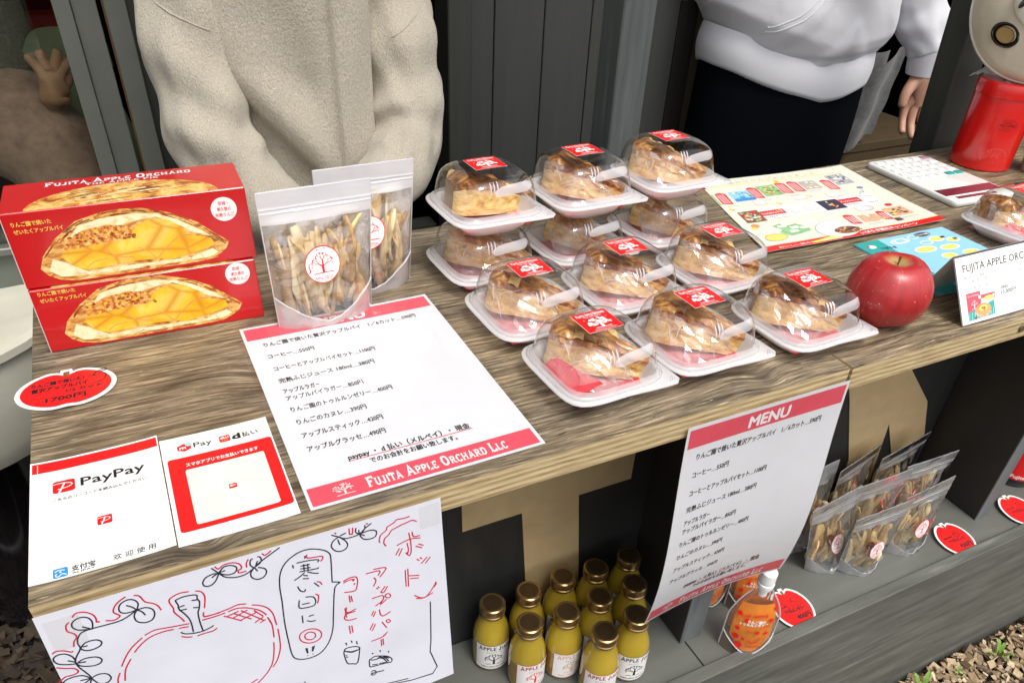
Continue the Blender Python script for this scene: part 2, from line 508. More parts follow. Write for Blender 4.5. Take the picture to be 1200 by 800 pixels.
# ---------------------------------------------------------------- mesh collector
class G:
    def __init__(s):
        s.v, s.f, s.m = [], [], []

    def add(s, vs, fs, mi=0):
        o = len(s.v)
        s.v += [tuple(p) for p in vs]
        s.f += [tuple(i + o for i in f) for f in fs]
        s.m += [mi] * len(fs)
        return s

    def box(s, x0, x1, y0, y1, z0, z1, mi=0, ch=0.0):
        if ch <= 0:
            vs = [(x, y, z) for z in (z0, z1) for y in (y0, y1) for x in (x0, x1)]
            return s.add(vs, [(0, 2, 3, 1), (4, 5, 7, 6), (0, 1, 5, 4), (2, 6, 7, 3), (0, 4, 6, 2), (1, 3, 7, 5)], mi)
        c = ch                                    # bevelled vertical + top/bottom edges
        def ring(z, i):
            a0, a1, b0, b1 = x0 + i, x1 - i, y0 + i, y1 - i
            return [(a0 + c, b0, z), (a1 - c, b0, z), (a1, b0 + c, z), (a1, b1 - c, z), (a1 - c, b1, z), (a0 + c, b1, z), (a0, b1 - c, z), (a0, b0 + c, z)]
        return s.loft([ring(z0, c), ring(z0 + c, 0), ring(z1 - c, 0), ring(z1, c)], mi)

    def loft(s, rings, mi=0, cap=True, closed=True):
        n = len(rings[0])
        vs = [p for r in rings for p in r]
        fs = []
        for i in range(len(rings) - 1):
            for j in range(n if closed else n - 1):
                a, b = i * n + j, i * n + (j + 1) % n
                fs.append((a, b, b + n, a + n))
        if cap and closed:
            fs.append(tuple(range(n - 1, -1, -1)))
            fs.append(tuple((len(rings) - 1) * n + j for j in range(n)))
        return s.add(vs, fs, mi)

    def grid(s, fn, nu, nv, mi=0):
        vs = [fn(i / nu, j / nv) for j in range(nv + 1) for i in range(nu + 1)]
        w_ = nu + 1
        fs = [(j * w_ + i, j * w_ + i + 1, (j + 1) * w_ + i + 1, (j + 1) * w_ + i) for j in range(nv) for i in range(nu)]
        return s.add(vs, fs, mi)

    def tube(s, pts, r, n=8, mi=0, cap=True):
        pts = [V(p) for p in pts]
        rs = r if isinstance(r, (list, tuple)) else [r] * len(pts)
        rings, up = [], None
        for i, p in enumerate(pts):
            d = (pts[min(i + 1, len(pts) - 1)] - pts[max(i - 1, 0)]).normalized()
            if up is None:
                up = V((0, 0, 1)) if abs(d.z) < .9 else V((1, 0, 0))
            a = d.cross(up).normalized()
            b = a.cross(d).normalized()
            up = b
            rings.append([tuple(p + (a * cos(2 * pi * k_ / n) + b * sin(2 * pi * k_ / n)) * rs[i]) for k_ in range(n)])
        return s.loft(rings, mi, cap)

    def lathe(s, prof, n=32, mi=0, c=(0, 0, 0), mis=None):
        rings = [[(c[0] + r * cos(2 * pi * k_ / n), c[1] + r * sin(2 * pi * k_ / n), c[2] + z) for k_ in range(n)] for r, z in prof]
        o = len(s.f)
        s.loft(rings, mi, True)
        if mis:
            for i in range(len(prof) - 1):
                for j in range(n):
                    s.m[o + i * n + j] = mis[i]
            s.m[-2] = mis[0]; s.m[-1] = mis[-1]
        return s

    def prism(s, poly, fn, t0, t1, mi=0):
        """poly: 2D outline; fn(x, y, t) -> 3D"""
        n = len(poly)
        tris = tessellate_polygon([[V((x, y, 0)) for x, y in poly]])
        vs = [fn(x, y, t0) for x, y in poly] + [fn(x, y, t1) for x, y in poly]
        fs = [tuple(t) for t in tris] + [tuple(i + n for i in reversed(t)) for t in tris]
        fs += [(i, (i + 1) % n, (i + 1) % n + n, i + n) for i in range(n)]
        return s.add(vs, fs, mi)

    def build(s, name, mats, parent=None, smooth=True, loc=None, angle=35):
        me = bpy.data.meshes.new(name)
        me.from_pydata([tuple(p) for p in s.v], [], s.f)
        for m_ in (mats if isinstance(mats, (list, tuple)) else [mats]):
            me.materials.append(MATS[m_])
        me.polygons.foreach_set('material_index', s.m)
        me.update()
        fix_normals(me)
        if smooth:
            me.polygons.foreach_set('use_smooth', [True] * len(me.polygons))
            try:
                me.set_sharp_from_angle(angle=R(angle))
            except Exception:
                pass
        return place(me, name, parent, loc)


def fix_normals(me):
    import bmesh
    b = bmesh.new(); b.from_mesh(me)
    bmesh.ops.recalc_face_normals(b, faces=b.faces)
    b.to_mesh(me); b.free()


def place(me, name, parent=None, loc=None):
    o = bpy.data.objects.new(name, me)
    COL.objects.link(o)
    if loc:
        o.location = loc
    if parent:
        o.parent = parent
    return o


def tag(o, label=None, cat=None, group=None, kind=None):
    if label: o['label'] = label
    if cat: o['category'] = cat
    if group: o['group'] = group
    if kind: o['kind'] = kind
    return o


def thing(name, label, cat, loc=(0, 0, 0), rz=0.0, group=None):
    o = bpy.data.objects.new(name, None)
    o.empty_display_size = .03
    COL.objects.link(o)
    o.location = loc
    o.rotation_euler = (0, 0, rz)
    return tag(o, label, cat, group)


def dup(root, loc, rot, label, group=None):
    r = root.copy(); COL.objects.link(r)
    r.location = loc
    r.rotation_euler = rot if isinstance(rot, tuple) else (0, 0, rot)
    r['label'] = label
    if group: r['group'] = group
    for ch in list(root.children):
        c = ch.copy(); COL.objects.link(c); c.parent = r
        for g_ in ch.children:
            d = g_.copy(); COL.objects.link(d); d.parent = c
    return r


def vnoise(x, y, z=0.0):
    return mnoise.noise(V((x, y, z)))


# ---------------------------------------------------------------- flat print (ink) on surfaces
TEXT_CACHE = {}


def text2d(s, bold=0.0, align='LEFT'):
    key = s
    if key not in TEXT_CACHE:
        c = bpy.data.curves.new('t', 'FONT')
        c.body = s
        c.size = 1.0
        c.resolution_u = 2
        c.offset = 0.0
        o = bpy.data.objects.new('t', c)
        COL.objects.link(o)
        me = o.to_mesh()
        vs = [(v.co.x, v.co.y) for v in me.vertices]
        fs = [tuple(p.vertices) for p in me.polygons]
        o.to_mesh_clear()
        bpy.data.objects.remove(o)
        bpy.data.curves.remove(c)
        if vs:
            x0 = min(v[0] for v in vs); x1 = max(v[0] for v in vs)
        else:
            x0, x1 = 0, 1
        TEXT_CACHE[key] = ([(x - x0, y) for x, y in vs], fs, x1 - x0)
    return TEXT_CACHE[key]


# slab-serif letters: strokes in a unit-high box; 'b'/'t' lists give serif centres at the foot / head
SLAB = {
    'F': (.66, [[(.16, 0), (.16, 1)], [(.16, .93), (.62, .93), (.62, .76)], [(.16, .52), (.48, .52)]], [.16], [.16]),
    'U': (.80, [[(.16, 1), (.16, .3), (.22, .12), (.36, .04), (.5, .04), (.6, .14), (.64, .3), (.64, 1)]], [], [.16, .64]),
    'J': (.56, [[(.38, 1), (.38, .2), (.3, .05), (.16, .03), (.06, .16), (.1, .26)]], [], [.38]),
    'I': (.36, [[(.18, 0), (.18, 1)]], [.18], [.18]),
    'T': (.74, [[(.37, 0), (.37, .93)], [(.06, .74), (.06, .93), (.68, .93), (.68, .74)]], [.37], []),
    'A': (.86, [[(.12, 0), (.42, 1), (.74, 0)], [(.24, .34), (.62, .34)]], [.12, .74], []),
    'P': (.70, [[(.16, 0), (.16, 1)], [(.16, .93), (.46, .93), (.6, .82), (.6, .6), (.46, .48), (.16, .48)]], [.16], [.16]),
    'L': (.66, [[(.16, 0), (.16, 1)], [(.16, .06), (.6, .06), (.6, .28)]], [.16], [.16]),
    'E': (.68, [[(.16, 0), (.16, 1)], [(.16, .93), (.6, .93), (.6, .78)], [(.16, .5), (.5, .5)], [(.16, .06), (.62, .06), (.62, .24)]], [.16], [.16]),
    'O': (.84, [[(.42, .96), (.22, .86), (.12, .5), (.22, .14), (.42, .04), (.62, .14), (.72, .5), (.62, .86), (.42, .96)]], [], []),
    'R': (.78, [[(.16, 0), (.16, 1)], [(.16, .93), (.46, .93), (.6, .82), (.6, .62), (.46, .5), (.16, .5)], [(.4, .5), (.66, 0)]], [.16, .68], [.16]),
    'C': (.74, [[(.64, .76), (.56, .92), (.38, .96), (.2, .84), (.12, .5), (.2, .16), (.38, .04), (.56, .08), (.66, .26)]], [], []),
    'H': (.84, [[(.16, 0), (.16, 1)], [(.66, 0), (.66, 1)], [(.16, .5), (.66, .5)]], [.16, .66], [.16, .66]),
    'D': (.80, [[(.16, 0), (.16, 1)], [(.16, .93), (.46, .93), (.64, .76), (.66, .5), (.64, .24), (.46, .06), (.16, .06)]], [.16], [.16]),
    'S': (.64, [[(.56, .78), (.46, .95), (.24, .95), (.12, .78), (.18, .6), (.46, .42), (.56, .24), (.42, .05), (.2, .05), (.1, .24)]], [], []),
    'K': (.80, [[(.16, 0), (.16, 1)], [(.64, 1), (.18, .46)], [(.32, .6), (.68, 0)]], [.16, .68], [.16, .64]),
    'M': (1.0, [[(.14, 0), (.14, 1), (.48, .3), (.82, 1), (.82, 0)]], [.14, .82], [.1, .86]),
    ' ': (.42, [], [], []),
    '-': (.4, [[(.08, .45), (.32, .45)]], [], []),
}


def ribbon2d(pts, w_):
    """triangulated ribbon along a polyline: (verts, faces)"""
    n = len(pts)
    vs, fs = [], []
    for i in range(n):
        x, y = pts[i]
        xa, ya = pts[max(i - 1, 0)]
        xb, yb = pts[min(i + 1, n - 1)]
        dx, dy = xb - xa, yb - ya
        l = math.hypot(dx, dy) or 1e-9
        nx, ny = -dy / l, dx / l
        k_ = 1.0
        if 0 < i < n - 1:
            ax, ay = x - xa, y - ya
            la = math.hypot(ax, ay) or 1e-9
            c_ = abs((-ay / la) * nx + (ax / la) * ny)
            k_ = 1 / max(.45, c_)
        vs += [(x + nx * w_ / 2 * k_, y + ny * w_ / 2 * k_), (x - nx * w_ / 2 * k_, y - ny * w_ / 2 * k_)]
    for i in range(n - 1):
        fs.append((2 * i, 2 * i + 1, 2 * i + 3, 2 * i + 2))
    return vs, fs


def slab2d(s, small=.76, th=.17):
    vs, fs, x = [], [], 0.0
    start = True
    for ch in s:
        wd, strokes, bs, ts = SLAB[ch.upper()]
        k_ = 1.0 if start else small
        start = (ch == ' ')
        def put(v2, f2):
            o = len(vs)
            vs.extend((x + a * k_, b * k_) for a, b in v2)
            fs.extend(tuple(i + o for i in f) for f in f2)
        for st in strokes:
            put(*ribbon2d(st, th))
        for c_ in bs:
            put([(c_ - .17, 0), (c_ + .17, 0), (c_ + .17, .09), (c_ - .17, .09)], [(0, 1, 2, 3)])
        for c_ in ts:
            put([(c_ - .17, .91), (c_ + .17, .91), (c_ + .17, 1), (c_ - .17, 1)], [(0, 1, 2, 3)])
        x += (wd + .08) * k_
    return vs, fs, x


def tree2d(seed=3, depth=5):
    """the orchard's tree mark in a unit box: trunk, branches, dots, ground line"""
    rnd = random.Random(seed)
    rib, dots = [], []
    def br(x, y, a, l, w_, d):
        x2, y2 = x + cos(a) * l, y + sin(a) * l
        mx, my = (x + x2) / 2 - sin(a) * l * .1 * rnd.uniform(-1, 1), (y + y2) / 2
        rib.append(([(x, y), (mx, my), (x2, y2)], w_))
        if d == 0:
            dots.append((x2 + rnd.uniform(-.02, .02), y2 + rnd.uniform(-.02, .02), rnd.uniform(.014, .03)))
            return
        for s_ in (-1, 1):
            br(x2, y2, a + s_ * rnd.uniform(.3, .62), l * rnd.uniform(.66, .8), w_ * .66, d - 1)
    rib.append(([(.5, .12), (.495, .3), (.5, .42)], .085))
    rib.append(([(.5, .38), (.5, .56)], .055))
    br(.5, .40, R(90), .17, .045, depth - 2)
    br(.5, .36, R(32), .17, .035, depth - 2)
    br(.5, .36, R(148), .17, .035, depth - 2)
    rib.append(([(.12, .10), (.3, .12), (.5, .125), (.7, .12), (.9, .11)], .03))
    return rib, dots


TREE = tree2d()
TREE_SMALL = tree2d(5, 4)


class Ink:
    """collects flat print in sheet millimetres and lays it on a surface function surf(u, v, lift) -> point"""
    def __init__(s, surf, order, maxlen=0):
        s.surf, s.order, s.g = surf, order, G()
        s.lift = .00012
        s.maxlen = maxlen

    def put(s, vs, fs, mat, h=1.0):
        if s.maxlen:                                  # split big faces so that print follows a bowed sheet
            vs = list(vs); out = []; stack = []
            for f in fs:
                for i in range(1, len(f) - 1):
                    stack.append((f[0], f[i], f[i + 1]))
            cache = {}
            while stack:
                t = stack.pop()
                ls = [math.hypot(vs[t[i]][0] - vs[t[(i + 1) % 3]][0], vs[t[i]][1] - vs[t[(i + 1) % 3]][1]) for i in range(3)]
                m_ = max(ls)
                if m_ <= s.maxlen:
                    out.append(t); continue
                i = ls.index(m_); a, b, c_ = t[i], t[(i + 1) % 3], t[(i + 2) % 3]
                key = (min(a, b), max(a, b))
                if key not in cache:
                    cache[key] = len(vs); vs.append(((vs[a][0] + vs[b][0]) / 2, (vs[a][1] + vs[b][1]) / 2))
                stack += [(a, cache[key], c_), (cache[key], b, c_)]
            fs = out
        s.g.add([s.surf(u, v, s.lift * h) for u, v in vs], fs, s.order.index(mat))

    def rect(s, x0, y0, x1, y1, mat, h=1.0, nx=1, ny=1):
        vs = [(x0 + (x1 - x0) * i / nx, y0 + (y1 - y0) * j / ny) for j in range(ny + 1) for i in range(nx + 1)]
        s.put(vs, [(j * (nx + 1) + i, j * (nx + 1) + i + 1, (j + 1) * (nx + 1) + i + 1, (j + 1) * (nx + 1) + i) for j in range(ny) for i in range(nx)], mat, h)

    def poly(s, pts, mat, h=1.0):
        t = tessellate_polygon([[V((x, y, 0)) for x, y in pts]])
        s.put(pts, [tuple(q) for q in t], mat, h)

    def flat(s, lst, mat, h=1.0):
        s.poly(list(zip(lst[::2], lst[1::2])), mat, h)

    def disc(s, cx, cy, rx, mat, h=1.0, ry=None, n=20, rot=0):
        ry = ry or rx
        pts = []
        for i in range(n):
            a, b = rx * cos(2 * pi * i / n), ry * sin(2 * pi * i / n)
            pts.append((cx + a * cos(rot) - b * sin(rot), cy + a * sin(rot) + b * cos(rot)))
        s.put(pts, [tuple(range(n))] if n < 12 else [(0, i, i + 1) for i in range(1, n - 1)], mat, h)

    def ring(s, cx, cy, r, w_, mat, h=1.0, ry=None, n=28):
        ry = ry or r
        s.line([(cx + r * cos(2 * pi * i / n), cy + ry * sin(2 * pi * i / n)) for i in range(n + 1)], w_, mat, h)

    def line(s, pts, w_, mat, h=1.0):
        vs, fs = ribbon2d(pts, w_)
        s.put(vs, fs, mat, h)

    def text(s, t, x, y, size, mat, w=None, h=1.0, bold=.012, rot=0.0, center=False, right=False, sx=1.0):
        vs, fs, wd = text2d(t, 0)
        kx = (w / wd) if w else size * sx
        dx = -wd * kx / 2 if center else (-wd * kx if right else 0)
        c_, s_ = cos(rot), sin(rot)
        b_ = bold * 1.25
        offs = [(0, 0)] if bold < .005 else [(-b_, -b_ * .6), (b_, -b_ * .6), (0, b_)]      # heavier weight: overprinted copies
        for q, (ox, oy) in enumerate(offs):
            s.put([(x + (a * kx + dx + ox * size) * c_ - (b + oy) * size * s_, y + (a * kx + dx + ox * size) * s_ + (b + oy) * size * c_) for a, b in vs], fs, mat, h + q * .12)

    def slab(s, t, x, y, size, mat, w=None, h=1.0, rot=0.0, small=.76, th=.17, bend=0.0):
        vs, fs, wd = slab2d(t, small, th)
        kx = (w / wd) if w else size
        c_, s_ = cos(rot), sin(rot)
        o = []
        for a, b in vs:
            X, Y = a * kx, b * size + bend * (1 - (2 * a / wd - 1) ** 2)
            o.append((x + X * c_ - Y * s_, y + X * s_ + Y * c_))
        s.put(o, fs, mat, h)

    def tree(s, cx, cy, size, mat, h=1.0, small=False, thick=1.0):
        rib, dots = TREE_SMALL if small else TREE
        f = lambda x, y: (cx + (x - .5) * size, cy + y * size)
        for pts, w_ in rib:
            s.line([f(*p) for p in pts], max(w_ * size * thick, .12), mat, h)
        for x, y, r in dots:
            px_, py_ = f(x, y)
            s.disc(px_, py_, r * size * thick, mat, h, n=7)

    def build(s, name, parent, label=None):
        o = s.g.build(name, s.order, parent, smooth=False)
        return o


def flat_surf(origin=(0, 0, 0), ex=(1, 0, 0), ey=(0, 1, 0)):
    o, a, b = V(origin), V(ex).normalized(), V(ey).normalized()
    n = a.cross(b).normalized()
    return lambda u, v, h=0.0: tuple(o + a * (u * .001) + b * (v * .001) + n * h)


def sheet(surf, w_, h_, t, mats, name, parent, nx=12, ny=12, outline=None):
    """a sheet of real thickness following surf"""
    g = G()
    top = lambda u, v: surf(u * w_, v * h_, 0)
    bot = lambda u, v: surf(u * w_, v * h_, -t)
    g.grid(top, nx, ny)
    g.grid(bot, nx, ny)
    n = (nx + 1) * (ny + 1)
    W = nx + 1
    edge = [i for i in range(W)] + [W * j + nx for j in range(1, ny + 1)] + [W * ny + i for i in range(nx - 1, -1, -1)] + [W * j for j in range(ny - 1, 0, -1)]
    fs = []
    for a, b in zip(edge, edge[1:] + edge[:1]):
        fs.append((a, b, b + n, a + n))
    g.f += fs
    g.m += [0] * len(fs)
    return g.build(name, mats, parent, smooth=True, angle=60)


# ================================================================ SETTING
GZ = -CT
g = G()
def ground_fn(u, v):
    x, y = -30 + 60 * u, -30 + 60 * v
    return (x, y, GZ)
g.grid(ground_fn, 8, 8)
ground = tag(g.build('ground', 'soil', smooth=False), kind='structure')
ground['label'] = 'ground strewn with wood-chip mulch around the stall'
g = G()
def patch(x0, x1, y0, y1, n):
    def f(u, v):
        x, y = x0 + (x1 - x0) * u, y0 + (y1 - y0) * v
        e = min(u, 1 - u, v, 1 - v)
        return (x, y, GZ + .004 + (.010 * abs(vnoise(x * 9, y * 9)) + .004 * vnoise(x * 40, y * 40)) * min(1, e * 8))
    g.grid(f, n, n)
patch(1.0, 2.4, -.6, -.012, 60)
patch(-.9, -.01, -.2, .95, 70)
tag(g.build('mulch_bed', 'soil'), 'dark crumbly mulch lying under the wood chips', kind='structure')

rnd = random.Random(11)
g = G()
def chip(x, y, s_, z, dark=False):
    a, L, Wd, T = rnd.uniform(0, pi), s_ * rnd.uniform(.6, 1.5), s_ * rnd.uniform(.3, .8), s_ * rnd.uniform(.05, .14)
    tx, ty = rnd.gauss(0, .38), rnd.gauss(0, .38)
    rot = Matrix.Rotation(a, 3, 'Z') @ Matrix.Rotation(tx, 3, 'X') @ Matrix.Rotation(ty, 3, 'Y')
    k1, k2 = rnd.uniform(-.3, .3), rnd.uniform(-.3, .3)
    vs = []
    for zz in (-1, 1):
        for (px_, py_) in ((-1, -1), (1 + k1, -1 + k2), (1 - k2, 1), (-1 + k1, 1 + k2)):
            vs.append(tuple(rot @ V((px_ * L / 2, py_ * Wd / 2, zz * T / 2)) + V((x, y, z))))
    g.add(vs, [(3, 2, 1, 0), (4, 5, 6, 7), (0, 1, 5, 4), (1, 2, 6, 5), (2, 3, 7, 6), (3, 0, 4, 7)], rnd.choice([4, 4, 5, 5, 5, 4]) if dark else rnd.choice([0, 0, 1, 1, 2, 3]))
for _ in range(5200):
    x, y = rnd.uniform(1.05, 2.3), -abs(rnd.gauss(0, .22)) - .02
    if y < -.55: continue
    chip(x, y, rnd.uniform(.008, .022), GZ + .012 + rnd.uniform(0, .012))
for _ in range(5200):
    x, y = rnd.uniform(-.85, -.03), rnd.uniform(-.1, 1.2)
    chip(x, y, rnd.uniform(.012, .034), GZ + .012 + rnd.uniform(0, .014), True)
tag(g.build('wood_chips', ['chip_0', 'chip_1', 'chip_2', 'chip_3', 'mulch_dark_a', 'mulch_dark_b'], smooth=False), 'loose pale wood chips scattered over the ground', kind='stuff')

# small weeds in the mulch
def weed(x, y, n, h_, label):
    t = thing('weed', label, 'weed', (x, y, GZ + .012), rnd.uniform(0, 6), 'small weeds in the mulch')
    for i in range(n):
        a = 2 * pi * i / n + rnd.uniform(-.3, .3)
        r_, hh = h_ * rnd.uniform(.5, .9), h_ * rnd.uniform(.5, 1.1)
        g = G()
        w_ = h_ * .22
        c_, s_ = cos(a), sin(a)
        pts = []
        for q in range(6):
            f = q / 5
            pw = w_ * sin(pi * min(1, .12 + f * .88)) * .5
            bx, bz = r_ * f, hh * sin(f * 1.9)
            pts.append([(bx * c_ - pw * s_, bx * s_ + pw * c_, bz), (bx * c_, bx * s_, bz - w_ * .12), (bx * c_ + pw * s_, bx * s_ - pw * c_, bz)])
        g.loft(pts, closed=False)
        g.build('leaf', 'leaf_green', t)
    return t
weed(1.475, -.055, 6, .035, 'bright green broad-leaved seedling in the wood chips, nearest the right edge')
weed(1.36, -.05, 5, .022, 'tiny green seedling beside the grey skirt board, above the grass blade')
weed(1.262, -.045, 5, .042, 'upright pale green weed at the lower edge of the photo')

# ---------------------------------------------------------------- the sales counter
ctr = thing('sales_counter', 'long grey-painted sales counter with weathered wood-look top and open lower shelf', 'counter', (0, 0, 0))
for (x0, x1, dy) in ((0.0, .7600, 0.0), (.7632, 2.6, -.0015)):
    g = G()
    g.box(x0, x1, dy, .488, -.0275, 0.0, 0)
    for i in range(len(g.f)):
        if i != 1:
            g.m[i] = 1
    g.box(x0 + .002, x1 - .002, dy + .002, .486, -.029, -.0276, 1)
    g.build('countertop_panel', ['wood_top', 'ply'], ctr, smooth=False)
SZ = -.515
for x0, x1 in ((.021, .7055), (.7075, 2.6)):
    g = G().box(x0, x1, .0125, .1995, SZ - .016, SZ, 0, ch=.001)
    g.build('shelf_board', 'shelf_grey', ctr, smooth=False)
g = G().box(-.002, 2.6, -.008, .012, GZ + .003, SZ + .011, 0, ch=.0015)
g.build('skirt_board', 'skirt_grey', ctr, smooth=False)
g = G().box(.021, 2.6, .2, .214, SZ - .12, -.0292, 0)
g.build('back_panel', 'dark_panel', ctr, smooth=False)
g = G().box(0.0, .0205, .014, .47, GZ + .003, -.0292, 0)
g.build('end_panel', 'dark_panel', ctr, smooth=False)
for x0, x1, yf in ((.697, .734, .062), (1.345, 1.376, .058)):
    g = G()
    g.box(x0, x1, yf + .002, .199, SZ + .0003, -.0292, 0)
    g.build('divider', 'divider_side', ctr, smooth=False)
    g = G().box(x0 - .0004, x1 + .0004, yf, yf + .0019, SZ + .0004, -.0293, 0)
    e = g.build('divider_edge', 'edge_grey', ctr, smooth=False)
# gold letters painted on thin board on the back panel
def letter(name, outline):
    g = G().prism(outline, lambda x, z, t: (x, .2 - t, z), .0003, .0022)
    return g.build(name, 'gold_paint', ctr, smooth=False)
letter('gold_letter', [(.402, -.235), (.661, -.235), (.661, -.284), (.576, -.284), (.600, SZ + .002), (.510, SZ + .002), (.489, -.284), (.403, -.284)])
letter('gold_letter', [(1.060, -.235), (1.198, -.235), (1.286, -.327), (1.324, -.413), (1.326, SZ + .002), (1.292, SZ + .002), (1.204, -.352), (1.222, SZ + .002), (1.150, SZ + .002), (1.133, -.409), (1.074, -.265)])
# screw heads in the plywood edge
for x, z in ((1.043, -.013),):
    g = G().lathe([(.0001, 0), (.0052, 0), (.006, .0008), (.005, .0018), (.0001, .0022)], 14)
    o = g.build('screw_head', 'screw_metal', ctr, loc=(x, -.0018, z))
    o.rotation_euler = (R(90), 0, 0)

# ---------------------------------------------------------------- the kiosk behind the counter
kio = thing('kiosk_building', 'dark grey timber kiosk with posts, boarded wall and sliding glass door', 'kiosk', (.8, 1.2, 0))
def kpart(name, mat, x0, x1, y0, y1, z0, z1, ch=0.0):
    g = G().box(x0 - .8, x1 - .8, y0 - 1.2, y1 - 1.2, z0, z1, 0, ch=ch)
    return g.build(name, mat, kio, smooth=False)
ZT = 1.42
kpart('post', 'post_grey', .760, .812, .50, .552, GZ, ZT, .002)
rp = kpart('post', 'post_dark', 1.452, 1.520, .500, .548, GZ, ZT, .002)
rp.location = (.024, 0, 0); rp.rotation_euler = (0, R(-5.5), 0)
for v_ in rp.data.vertices: pass
kpart('post', 'post_dark', .668, .712, .885, .9480, GZ, ZT, .002)
x = .7135
for i in range(5):
    x1 = (.7855, .8885, .9915, 1.0945, 1.1975)[i]
    kpart('wall_board', 'board_grey', x, x1 - .0022, .950, .966, GZ, ZT, .0012)
    x = x1
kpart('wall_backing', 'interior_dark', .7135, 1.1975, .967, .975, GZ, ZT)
kpart('door_jamb', 'olive_trim', 1.247, 1.286, .93, .99, GZ, ZT)
kpart('door_jamb', 'divider_side', 1.200, 1.2465, .955, .99, GZ, ZT)
kpart('lower_wall', 'lower_wall', -1.6, .185, .958, 1.0, GZ, -.150)
kpart('lower_wall', 'post_dark', .185, .667, .955, 1.0, GZ, -.212)
kpart('sill', 'frame_metal', -1.6, .10, .945, 1.02, -.149, -.136, .002)
# sliding door stiles
kpart('door_stile', 'frame_metal', .0845, .108, .948, .985, -.2, ZT, .001)
kpart('door_stile', 'frame_metal', .1085, .142, .956, .985, -.2, ZT, .001)
kpart('wood_strip', 'frame_wood', .1490, .1512, .966, .985, -.2, ZT)
kpart('door_stile', 'frame_metal', .1515, .1815, .950, .985, -.2, ZT, .001)
kpart('door_panel', 'post_dark', .1820, .235, .962, .985, -.2, ZT)
kpart('glass_pane', 'window_glass', -1.6, .0843, .963, .967, -.135, ZT)
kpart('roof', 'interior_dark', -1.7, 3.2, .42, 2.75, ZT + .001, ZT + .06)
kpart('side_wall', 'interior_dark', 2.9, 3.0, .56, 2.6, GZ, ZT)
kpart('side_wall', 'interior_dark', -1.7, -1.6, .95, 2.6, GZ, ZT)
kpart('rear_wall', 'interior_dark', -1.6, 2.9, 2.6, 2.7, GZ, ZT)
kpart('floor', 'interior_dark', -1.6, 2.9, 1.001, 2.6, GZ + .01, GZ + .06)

# ---------------------------------------------------------------- pale round planter at the left
pl = thing('planter', 'large pale round planter bowl on a dark stand behind the left end of the counter', 'planter', (-.255, .90, GZ - .035))
g = G().lathe([(.001, .49), (.15, .492), (.215, .515), (.240, .56), (.252, .66), (.254, .705), (.262, .708), (.262, .72), (.246, .722), (.240, .70), (.001, .69)], 48)
g.build('bowl', 'planter', pl)
g = G().lathe([(.14, .036), (.14, .055), (.09, .04), (.09, .46), (.13, .4895)], 24)
g.build('stand', 'bottle_black', pl)

cb_ = tag(G().tube([(-.60, .40, GZ + .03), (-.40, .52, GZ + .028), (-.22, .585, GZ + .03), (-.05, .62, GZ + .028), (.3, .64, GZ + .01)], .009, 10).build('garden_hose', 'pouch_header'), 'pale hose lying on the dark mulch at the lower left corner', 'hose')


# ================================================================ PAPER AND PRINT ON THE COUNTER
def bowed(origin, ang, w_, amp=.0, ex=None):
    """flat sheet on the counter with a slight lift along its short edges"""
    o = V(origin)
    a = V((cos(ang), sin(ang), 0)); b = V((-sin(ang), cos(ang), 0))
    def f(u, v, h=0.0):
        z = amp * (abs(2 * u / w_ - 1) ** 3)
        p = o + a * (u * .001) + b * (v * .001)
        return (p.x, p.y, p.z + z + h)
    return f


MENU_LINES = [
    ('りんご園で焼いた贅沢アップルパイ　1／6カット…590円', 17.3, 253, 182.3), ('コーヒー…550円', 16.4, 229.6, 63.2),
    ('コーヒーとアップルパイセット…1100円', 17, 205.2, 120.1), ('完熟ふじジュース 180ml…380円', 16.9, 182.8, 112),
    ('アップルラガー', 16.8, 164, 51.8), ('アップルパイラガー…850円', 16.7, 151.8, 90.7),
    ('りんご園のトゥルルンゼリー…400円', 16.6, 132.8, 113.6), ('りんごのカヌレ…390円', 17, 112.4, 81.5),
    ('アップルスティック…420円', 16.4, 91.5, 90.4), ('アップルグラッセ…490円', 16.2, 71.3, 86.2)]
MO = ['print_white', 'print_pink', 'ink_black', 'print_red']


def menu_ink(surf, parent):
    k = Ink(surf, MO, 9)
    k.rect(3.2, 269.5, 206.5, 292.8, 'print_pink', 1, 14, 3)
    k.rect(2.6, 3.0, 206.5, 25.2, 'print_pink', 1, 14, 3)
    k.text('MENU', 105, 273.6, 20, 'print_white', h=2.2, bold=.03, center=True)
    for t, x, y, x1 in MENU_LINES:
        k.text(t, x, y, 8.6, 'ink_black', w=x1 - x, h=1.5, bold=.016)
    k.text('paypay ・ d 払い（メルペイ）・ 現金', 45, 47.4, 8.8, 'ink_black', w=113, h=1.5, bold=.022)
    k.rect(44, 45.2, 159, 46.1, 'print_red', 1.2, 10, 1)
    k.text('でのお会計をお願い致します。', 61, 36.6, 7.8, 'ink_black', w=80, h=1.5, bold=.018)
    k.slab('FUJITA APPLE ORCHARD LLC', 50, 7.8, 12.5, 'print_white', w=128, h=2.2, th=.2)
    k.tree(31, 5.5, 20, 'print_white', 2.2, small=True)
    for q in range(26):
        a = rnd.uniform(0, 2 * pi); r_ = rnd.uniform(0, 1) ** .5
        k.disc(31 + 9 * r_ * cos(a), 16 + 4.6 * r_ * sin(a), .75, 'print_white', 2.2, n=6)
    return k.build('printed_text', parent)


